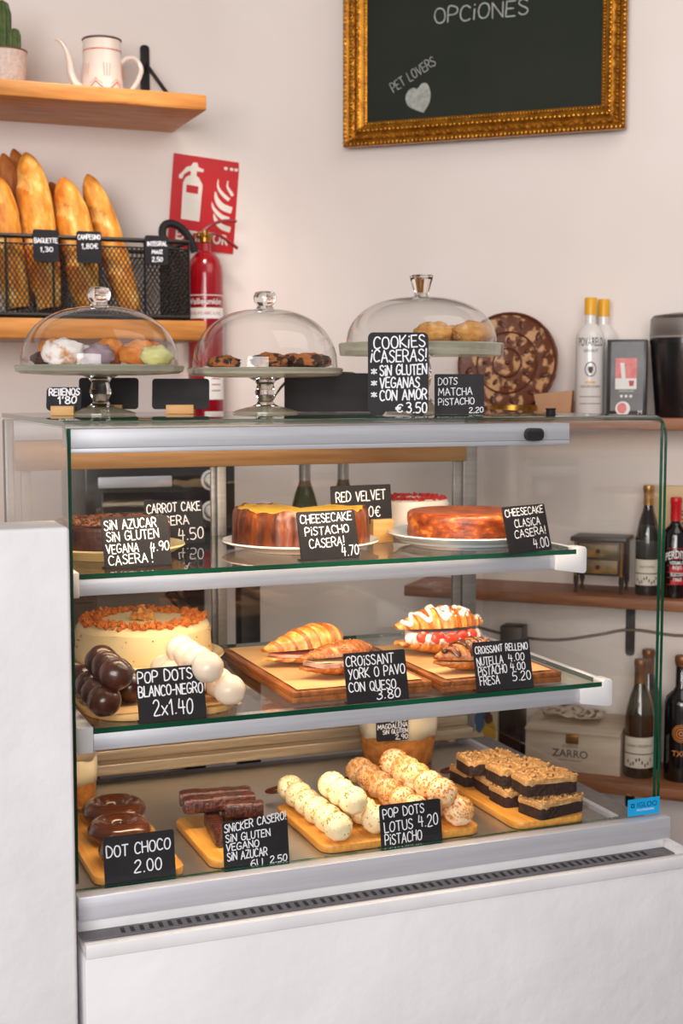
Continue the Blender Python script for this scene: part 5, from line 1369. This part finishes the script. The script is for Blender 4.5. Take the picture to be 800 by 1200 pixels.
def croissant(label, p, rz, L, R, bend, m_, gap, hb=.38, ht=.95, tilt=0, name='filled_croissant', nr=5, group='croissants on the trays'):
    r = thing(name, label, 'croissant', p, rz, group)
    hz = R * hb * 1.08
    b = cro_half(L, R, hb, bend, nr, hz, False); 
    for v in b.v: v.z = max(v.z, 0)
    b.build('bottom_half', [m_, M_BAKE], r, ang=50)
    t = cro_half(L, R, ht, bend, nr, 0, True)
    Mt = T((0, 0, hz + gap)) @ RX(tilt)
    t.v = [Mt @ v for v in t.v]; t.build('top_half', [m_, M_BAKE], r, ang=50)
    return r, hz, Mt
def on_tray(px, py, h): q = on_w(px, py, W2 + h + .0012); return q
M_HAM = mat('cooked_ham', (240, 178, 158), (228, 154, 136), 30, .4); M_HAM2 = mat('smoked_turkey', (212, 170, 150), (190, 140, 122), 30, .4)
def slab_between(r, name, m_, L, R, bend, z, th_, yo, wav, seed, sc_=1.0):
    m = MB(); N = 26; vs = []
    for i in range(N + 1):
        t = .08 + .84 * i / N
        pf = cro_pt(t, PI, L * sc_, R * 1.06, 1, bend, 5); pb = cro_pt(t, 0, L * sc_, R * .9, 1, bend, 5)
        wv = wav * math.sin(i * .9 + seed)
        for yy in (pf.y - yo + wav * math.sin(i * 1.7 + seed), (pf.y + pb.y) / 2, pb.y):
            vs += [(pf.x, yy, z + wv * .4), (pf.x, yy, z + th_ + wv * .4)]
    fs = []
    for i in range(N):
        a, b = 6 * i, 6 * (i + 1)
        for j in (0, 2): fs += [(a + j, b + j, b + j + 2, a + j + 2), (a + j + 1, a + j + 3, b + j + 3, b + j + 1)]
        fs += [(a, a + 1, b + 1, b), (a + 4, b + 4, b + 5, a + 5)]
    fs += [(0, 2, 4, 5, 3, 1), tuple(6 * N + k for k in (0, 1, 3, 5, 4, 2))]
    m.add(vs, fs); return m.build(name, m_, r, ang=60)
p = on_tray(354, 772, th1); sz = mpp(p)
L_, R_ = 122 * sz, 25 * sz
r, hz, Mt = croissant('golden croissant filled with pink ham at the back of its tray', p, ANG + .46, L_, R_, .030, M_CROI, .009, tilt=-.10)
slab_between(r, 'ham_slice', M_HAM, L_, R_, .030, hz + .001, .0045, .003, .0016, 0)
p = on_tray(394, 787, th1); sz = mpp(p)
L2, R2 = 104 * sz, 21 * sz
r, hz, Mt = croissant('browner seeded croissant filled with turkey, nearest the YORK sign', p, ANG + .36, L2, R2, .018, M_CROD, .012, hb=.55, ht=.72, tilt=-.12, nr=6)
slab_between(r, 'turkey_slice', M_HAM2, L2, R2, .018, hz + .001, .006, .006, .0022, 2, 1.08)
slab_between(r, 'cheese_slice', mat('pale_cheese', (246, 222, 170)), L2, R2 * .96, .018, hz + .0078, .0022, .002, .001, 4)
m = MB()
for k in range(90):
    t = rnd.uniform(.1, .9); ph = rnd.uniform(.9, 2.9); q = Mt @ (cro_pt(t, ph, L2, R2 * 1.015, .72, .018, 6)); m.crumb(q, rnd.uniform(.0010, .0020))
m.build('seeds', mat('mixed_seeds', (120, 70, 34), (226, 190, 130), 200, .6), r, smooth=False)
# strawberry croissant
p = on_tray(517, 770, th2 ); p = on_tray(514, 763, th2); sz = mpp(p)
L3, R3 = 104 * sz, 27 * sz
r, hz, Mt = croissant('croissant split with strawberries and whipped cream, white icing on top', p, ANG - .05, L3, R3, .014, M_CROI, .022, hb=.50, ht=.86, tilt=-.12)
m = MB()
for i in range(15):
    t = .10 + .80 * i / 14; q = cro_pt(t, PI, L3, R3 * .88, 1, .014, 5); m.sphere((q.x, q.y + .004, hz + .008), .0098, 10, 7, None, 0, .4, 30, i)
m.box(-L3 * .36, L3 * .36, -R3 * .7, R3 * .5, hz + .0, hz + .018); m.build('whipped_cream', M_SUGAR, r)
for i in range(5):
    t = .22 + .56 * i / 4; q = cro_pt(t, PI, L3, R3 * .96, 1, .014, 5)
    m = MB(); m.sphere((q.x, q.y + .001, hz + .012), .0125, 12, 9, None, 0, .15, 20, i, (1.1, .55, .85)); m.build('strawberry_slice', mat('strawberry', (214, 52, 40), (232, 90, 66), 40, .25, coat=.4), r)
def ooze(r, nm, m_, L, R, hh, bend, nr, Mt, t0, t1, n, rad, ph0, ph1, flat=1.03):
    pts = []
    for i in range(n * 8 + 1):
        t = t0 + (t1 - t0) * i / (n * 8); ph = (ph0 + ph1) / 2 + (ph1 - ph0) / 2 * math.sin(i / 8 * PI)
        pts.append(Mt @ cro_pt(t, ph, L, R * flat, hh, bend, nr))
    m = MB(); m.tube(pts, rad, 8); m.build(nm, m_, r)
ooze(r, 'white_icing', mat('white_icing', (248, 246, 244), None, 10, .3, coat=.3), L3, R3, .86, .014, 5, Mt, .06, .50, 5, .0042, 1.3, 2.7)
m = MB()
for k in range(40):
    t = rnd.uniform(.42, .97); ph = rnd.uniform(1.0, 2.6); q = Mt @ cro_pt(t, ph, L3, R3 * .99, .86, .014, 5); m.sphere(q, rnd.uniform(.002, .0055), 8, 5, None, 0, .5, 30, k)
m.build('sugar_dusting', M_SUGAR, r)
# chocolate croissant
p = on_tray(543, 782, th2); sz = mpp(p)
L4, R4 = 90 * sz, 20 * sz
r, hz, Mt = croissant('croissant drizzled with chocolate behind the RELLENO sign', p, ANG + .34, L4, R4, .020, M_CROD, .0025, hb=.62, ht=1.0)
m = MB(); M_NUT = mat('hazelnut_chocolate', (84, 42, 22), (104, 56, 32), 20, .25, coat=.4)
ooze(r, 'chocolate_drizzle', M_NUT, L4, R4, 1.0, .020, 5, Mt, .14, .80, 9, .0026, .7, 2.8)
p_ = Mt @ cro_pt(.10, 1.8, L4, R4, 1.0, .020, 5); m.sphere(p_, .006, 10, 7); m.build('chocolate_dollop', M_NUT, r)
# signs of the middle shelf
cs_sign('black sign chalked POP DOTS BLANCO-NEGRO 2x1.40', (163, 848), (242, 842), W2, 61, vplane=.034, lines=[('POP DOTS', .02, .82, .08, .28), ('BLANCO-NEGRO', .02, .97, .34, .53, .0), ('2x1.40', .22, .80, .62, .90, .0)], pw=.0026)
cs_sign('black sign chalked CROISSANT YORK O PAVO CON QUESO', (407, 824), (479, 818.5), W2, 57, vplane=.034, lines=[('CROiSSANT', .03, .80, .07, .26, .0), ('YORK O PAVO', .05, .97, .33, .52), ('CON QUESO', .04, .80, .59, .77, .0), ('3.80', .48, .86, .79, .97)], pw=.0023)
cs_sign('black sign chalked CROISSANT RELLENO with three prices', (559, 808.5), (625, 803), W2, 56, vplane=.034, lines=[('CROiSSANT', .03, .51, .10, .24), ('RELLENO', .57, .96, .08, .22, .0), ('NUTELLA', .04, .50, .32, .48), ('4.00', .60, .88, .29, .44), ('PiSTACHO', .05, .55, .51, .68), ('4.00', .62, .88, .48, .63), ('FRESA', .06, .40, .71, .88), ('5.20', .64, .96, .66, .84)], pw=.0019)

# ------------------------------------------------------------------ floor of the case
BH0 = .012
cutboard('bamboo board under the chocolate doughnuts', .034, .172, .022, .345, W0, BH0, False)
cutboard('bamboo board under the stack of dark chocolate bars', .214, .344, .030, .26, W0, BH0, False)
cutboard('bamboo board with leather loop under the pistachio balls', .396, .520, .030, .27, W0, BH0)
cutboard('bamboo board with leather loop under the biscuit crumb balls', .546, .676, .030, .285, W0, BH0)
cutboard('bamboo board with leather loop under the brownies', .735, .872, .022, .27, W0, BH0)
# doughnuts
M_GLAZE = mat('chocolate_glaze', (78, 38, 22), (96, 50, 28), 12, .2, coat=.6, bump=.05)
M_DOUGH = mat('fried_dough', (196, 118, 52), (176, 98, 40), 20, .5)
def dn(u, v, w, label):
    q = F(u, v, w)
    sz = mpp(q); R = 36.5 * sz
    r = thing('chocolate_doughnut', label, 'doughnut', q, rnd.uniform(0, 6), 'doughnuts on the bamboo board')
    a_ = .0165; Rm = R - a_ * 1.08
    def ring(z0f, z1f, sc_):
        m = MB(); vs = []; n, K = 48, 18
        for i in range(n):
            t = 2 * PI * i / n
            for k in range(K + 1):
                f = z0f + (z1f - z0f) * k / K; an = f
                rr = a_ * sc_ * (1 + .05 * noise.noise(Vector((math.cos(t) * 2, math.sin(t) * 2, an))))
                vs.append(((Rm + rr * 1.08 * math.cos(an)) * math.cos(t), (Rm + rr * 1.08 * math.cos(an)) * math.sin(t), a_ * .98 + rr * math.sin(an) * .98))
        m.add(vs, [(i * (K + 1) + k, ((i + 1) % n) * (K + 1) + k, ((i + 1) % n) * (K + 1) + k + 1, i * (K + 1) + k + 1) for i in range(n) for k in range(K)])
        return m
    ring(0, 2 * PI, .97).build('dough', M_DOUGH, r); ring(-.65, PI + .65, 1.03).build('glaze', M_GLAZE, r)
z0 = W0 + BH0 + .002
dn(.120, .290, z0, 'glazed chocolate doughnut at the back of the board, behind the other two')
dn(.106, .186, z0, 'glazed chocolate doughnut in the middle, between the other two on the board')
dn(.100, .084, z0, 'glazed chocolate doughnut at the front, mostly hidden by the DOT CHOCO sign')
# dark chocolate bars
M_BAR = mat('bar_chocolate', (52, 22, 16), (78, 34, 22), 90, .34, coat=.3, bump=1.0, bscale=150, c3=(128, 66, 42), lo=.4, hi=.6)
barp = [None]
def bar(u, v, w, rz, label, L=.118, W=.026, H=.026):
    loc = F(u, v, w)
    if barp[0] is None:
        m = MB(); N = 16; K = 16; vs = []
        for i in range(N + 1):
            x = (i / N - .5) * L; e = .86 if i in (0, N) else 1
            for k in range(K):
                a = 2 * PI * k / K; c, s_ = math.cos(a), math.sin(a)
                y = math.copysign(abs(c) ** .45, c) * W / 2 * e; z = math.copysign(abs(s_) ** .45, s_) * H / 2 * e
                nn = 1 + .09 * noise.noise(Vector((x * 60, c * 1.5, s_ * 1.5)))
                vs.append((x, y * nn, H / 2 + z * (nn if z > 0 else 1)))
        m.add(vs, [(i * K + k, i * K + (k + 1) % K, (i + 1) * K + (k + 1) % K, (i + 1) * K + k) for i in range(N) for k in range(K)] + [tuple(range(K)), tuple(N * K + k for k in range(K))])
        o = m.build('chocolate_bar', M_BAR, None, loc=loc, rotz=ANG + rz, ang=60); tag(o, label, 'chocolate bar', 'dark chocolate bars on the bamboo board'); barp[0] = o
    else:
        o = dup(barp[0], loc, label, ANG + rz); o.scale = (L / .118, 1, 1)
z0 = W0 + BH0 + .001
bar(.256, .145, z0, 1.45, 'dark chocolate bar at the left of the bottom layer')
bar(.290, .150, z0, 1.52, 'dark chocolate bar second from the left in the bottom layer')
bar(.324, .140, z0, 1.60, 'dark chocolate bar at the right of the bottom layer')
bar(.276, .222, z0 + .0285, -.14, 'dark chocolate bar across the top of the stack, rear one')
bar(.272, .186, z0 + .0285, -.08, 'dark chocolate bar across the top of the stack, in front of the rear one')
bar(.300, .138, z0 + .0285, -.30, 'dark chocolate bar lying crosswise just above the SNICKER sign', L=.062)
m = MB()
# pistachio and biscuit balls
RP = .0238
M_PWH = mat('pale_pistachio_coating', (244, 228, 190), (236, 214, 168), 40, .5, bump=.5, bscale=90)
M_PCR = mat('pistachio_crumb', (206, 184, 92), (150, 130, 52), 90, .7, c3=(110, 76, 40))
M_LWH = mat('biscuit_coating', (244, 218, 182), (230, 178, 116), 46, .6, bump=.7, bscale=90)
M_LCR = mat('biscuit_crumb', (222, 158, 84), (196, 124, 56), 90, .8)
z0 = W0 + BH0 + .0006 + RP * .95; z1 = z0 + RP * 1.45
GP = 'pistachio balls on the case floor'; GL = 'biscuit crumb balls on the case floor'
pis = [None, mk_ball('pistachio_ball', 'pastry', RP, M_PWH, (1, 1, .95), .1, 'pistachio_crumbs', M_PCR, 80, .0022)]
ballrow(pis, (406, 977), z0, RP, 'pale pistachio ball', GP, .0455, 6, 'bottom left row of its pile', vmin=.054)
ballrow(pis, (440, 960), z0, RP, 'pale pistachio ball', GP, .0460, 5, 'bottom right row of its pile', vmin=.054)
ballrow(pis, (413, 938), z1, RP, 'pale pistachio ball', GP, .0460, 3, 'top row of its pile', vmin=.054)
lot = [None, mk_ball('biscuit_ball', 'pastry', .0252, M_LWH, (1, 1, .95), .12, 'biscuit_crumbs', M_LCR, 260, .0026)]
ballrow(lot, (550, 959), z0, RP, 'orange biscuit crumb ball', GL, .0490, 5, 'bottom right row of its pile', vmin=.054)
ballrow(lot, (487, 948), z0, RP, 'orange biscuit crumb ball', GL, .0490, 6, 'bottom left row of its pile', vmin=.054)
ballrow(lot, (519, 930), z1, RP, 'orange biscuit crumb ball', GL, .0490, 5, 'top row of its pile', vmin=.054)
# brownies
M_BRN = mat('brownie', (32, 17, 14), (52, 28, 21), 130, .75, bump=1.0, bscale=180)
M_BTOP = mat('biscuit_topping', (204, 164, 108), (172, 124, 70), 120, .8, bump=.9, bscale=190, c3=(232, 196, 132))
brp = [None]
def brownie(u, v, w, rz, label, W=.100, D_=.064, H=.030):
    loc = F(u, v, w)
    if brp[0] is not None: dup(brp[0], loc, label, ANG + rz); return
    r = thing('brownie', label, 'brownie', loc, ANG + rz, 'brownies on the bamboo board'); brp[0] = r
    m = MB(); n = 22; k_ = 8; vs = []
    def ol(a):
        c, s_ = math.cos(a), math.sin(a); return math.copysign(abs(c) ** .22, c) * W / 2, math.copysign(abs(s_) ** .22, s_) * D_ / 2
    n = 56
    pr = [0, .15, .4, .65]
    for z in pr:
        for i in range(n):
            x, y = ol(2 * PI * i / n); q = 1 + .022 * noise.noise(Vector((x * 70, y * 70, z * 3)))
            vs.append((x * q, y * q, z * H))
    fs = [(j * n + i, j * n + (i + 1) % n, (j + 1) * n + (i + 1) % n, (j + 1) * n + i) for j in range(3) for i in range(n)] + [tuple(range(n)), tuple(3 * n + i for i in range(n))]
    m.add(vs, fs); m.build('brownie_base', M_BRN, r, ang=60)
    m = MB(); vs = []
    for z, e in ((.63, 1.0), (.72, 1.012), (.92, 1.0)):
        for i in range(n):
            x, y = ol(2 * PI * i / n); q = e + .02 * noise.noise(Vector((x * 90, y * 90, z * 3 + 4)))
            vs.append((x * q, y * q, H * (z + (.16 * noise.noise(Vector((x * 60, y * 60, 9))) if z < .7 else .05 * noise.noise(Vector((x * 80, y * 80, 5)))))))
    gx, gy = 0, 0
    fs = [(j * n + i, j * n + (i + 1) % n, (j + 1) * n + (i + 1) % n, (j + 1) * n + i) for j in range(2) for i in range(n)] + [tuple(2 * n + i for i in range(n))]
    m.add(vs, fs); m.build('topping', M_BTOP, r, ang=60)
    m = MB()
    for k in range(150): m.crumb((rnd.uniform(-.48, .48) * W, rnd.uniform(-.48, .48) * D_, H * .93 + rnd.uniform(-.001, .002)), rnd.uniform(.0015, .004))
    c = m.build('crumbs', M_BTOP, r, smooth=False); c['kind'] = 'stuff'
    m = MB()
    for k in range(7): m.crumb((rnd.uniform(-.4, .4) * W, rnd.uniform(-.4, .4) * D_, H * .95), rnd.uniform(.003, .005))
    m.build('nut_pieces', mat('brown_nut', (120, 62, 40), (90, 42, 28), 60, .5), r, smooth=False)
z0 = W0 + BH0 + .001
for k, v in enumerate((.060, .134, .202, .270)):
    brownie(.822 + (.0, -.016, -.010, -.026)[k], v, z0, (.22, .04, -.04, .06)[k], f'crumb topped brownie in the bottom layer, {ORD[k]} from the glass' if k else 'crumb topped brownie in the bottom layer, nearest the glass')
for k, (u, v, rz) in enumerate(((.820, .080, -.05), (.808, .152, .03), (.786, .224, -.06))):
    brownie(u, v, z0 + .0325, rz, f'crumb topped brownie in the top layer, {ORD[k]} from the glass' if k else 'crumb topped brownie in the top layer, nearest the glass')
# paper wrapped sponge loaves at the back
def loaf(label, p, R, H, hp, seed):
    r = thing('sponge_cake', label, 'cake', p, .3)
    m = MB(); m.lathe([(0, 0), (R * .86, 0), (R * .90, .004), (R * .97, H * .5), (R, H * .92), (R * .9, H), (R * .5, H * 1.04), (0, H * 1.05)], 40, fn=lambda q, z, a: (q * (1 + .04 * noise.noise(Vector((math.cos(a) * 2, math.sin(a) * 2, z * 20 + seed)))), z)); m.build('sponge', mat('sponge_crust', (204, 132, 58), (170, 96, 36), 60, .7, bump=.7, bscale=140, c3=(228, 170, 96)), r)
    m = MB(); vs = []; n = 56
    for j, (q, z) in enumerate(((R * 1.02, H * .86), (R * 1.04, (H + hp) * .47), (R * 1.0, hp))):
        for i in range(n):
            a = 2 * PI * i / n; e = .045 * math.sin(a * 9 + j * .6) * (j / 2) * .6; dz = .12 * H * noise.noise(Vector((math.cos(a) * 2, math.sin(a) * 2, j + seed)))
            vs.append((q * (1 + e) * math.cos(a), q * (1 + e) * math.sin(a), z + dz))
    m.add(vs, [(j * n + i, j * n + (i + 1) % n, (j + 1) * n + (i + 1) % n, (j + 1) * n + i) for j in range(2) for i in range(n)])
    o = m.build('paper_wrapper', mat('baking_paper', (244, 228, 198), (232, 210, 172), 20, .7), r, ang=60); md = o.modifiers.new('s', 'SOLIDIFY'); md.thickness = .0008
    return r
p = on_w(480, 879, W0); p.z = OZ + W0 + .001; u, v, w_ = uvw(p); p = F(.728, .488, W0 + .001); sz = mpp(p)
loaf('round sponge cake in baking paper behind the balls, label leaning on it', p, 44 * sz, 40 * sz, 66 * sz, 1)
a = F(uvw(p)[0], uvw(p)[1] - 44 * sz * 1.09, 0)
q0 = at_y(441, 870, a.y - .030); q1 = at_y(478, 866, a.y - .012); 
ms = sign('small black label chalked MAGDALENA 3,20 on the sponge cake', q0, q1, 38 * mpp(q0), [('BROWNIE', .15, .9, -.02 + .06, .18), ('3,20', .45, .95, .22, .42), ('MAGDALENA', .04, .98, .48, .62), ('SiN GLUTEN', .2, .98, .66, .78), ('2,90', .6, .98, .82, .96)], tilt=4, stand=None, pw=.0017)
p = F(.070, .44, W0 + .001); sz = mpp(p)
loaf('paper wrapped sponge cake at the left end behind the doughnuts', p, 34 * sz, 34 * sz, 58 * sz, 4)
# signs on the floor of the case
cs_sign('black sign chalked DOT CHOCO 2.00 in front of the doughnuts', (123, 1034), (206, 1023.5), W0, 57, [('DOT CHOCO', .04, .94, .20, .42), ('2.00', .42, .80, .54, .78, .0)], pw=.0026, tilt=9, vplane=.016)
cs_sign('black sign chalked SNICKER CASERO in front of the chocolate bars', (263, 1021), (339, 1011), W0, 56, [('SNiCKER CASERO!', .03, .98, .06, .22, .1), ('SiN GLUTEN', .04, .72, .27, .42), ('VEGANO', .04, .54, .46, .60), ('SiN AZUCAR', .05, .66, .64, .80), ('6U', .40, .58, .84, .98), ('2.50', .70, .96, .82, .96)], pw=.0021, tilt=9, vplane=.016)
cs_sign('black sign chalked POP DOTS LOTUS PISTACHO in front of the balls', (447, 997), (518, 987), W0, 51, [('POP DOTS', .05, .72, .10, .30), ('LOTUS', .06, .52, .40, .62), ('4.20', .62, .94, .34, .60), ('PiSTACHO', .06, .66, .68, .90)], pw=.0022, tilt=9, vplane=.016)
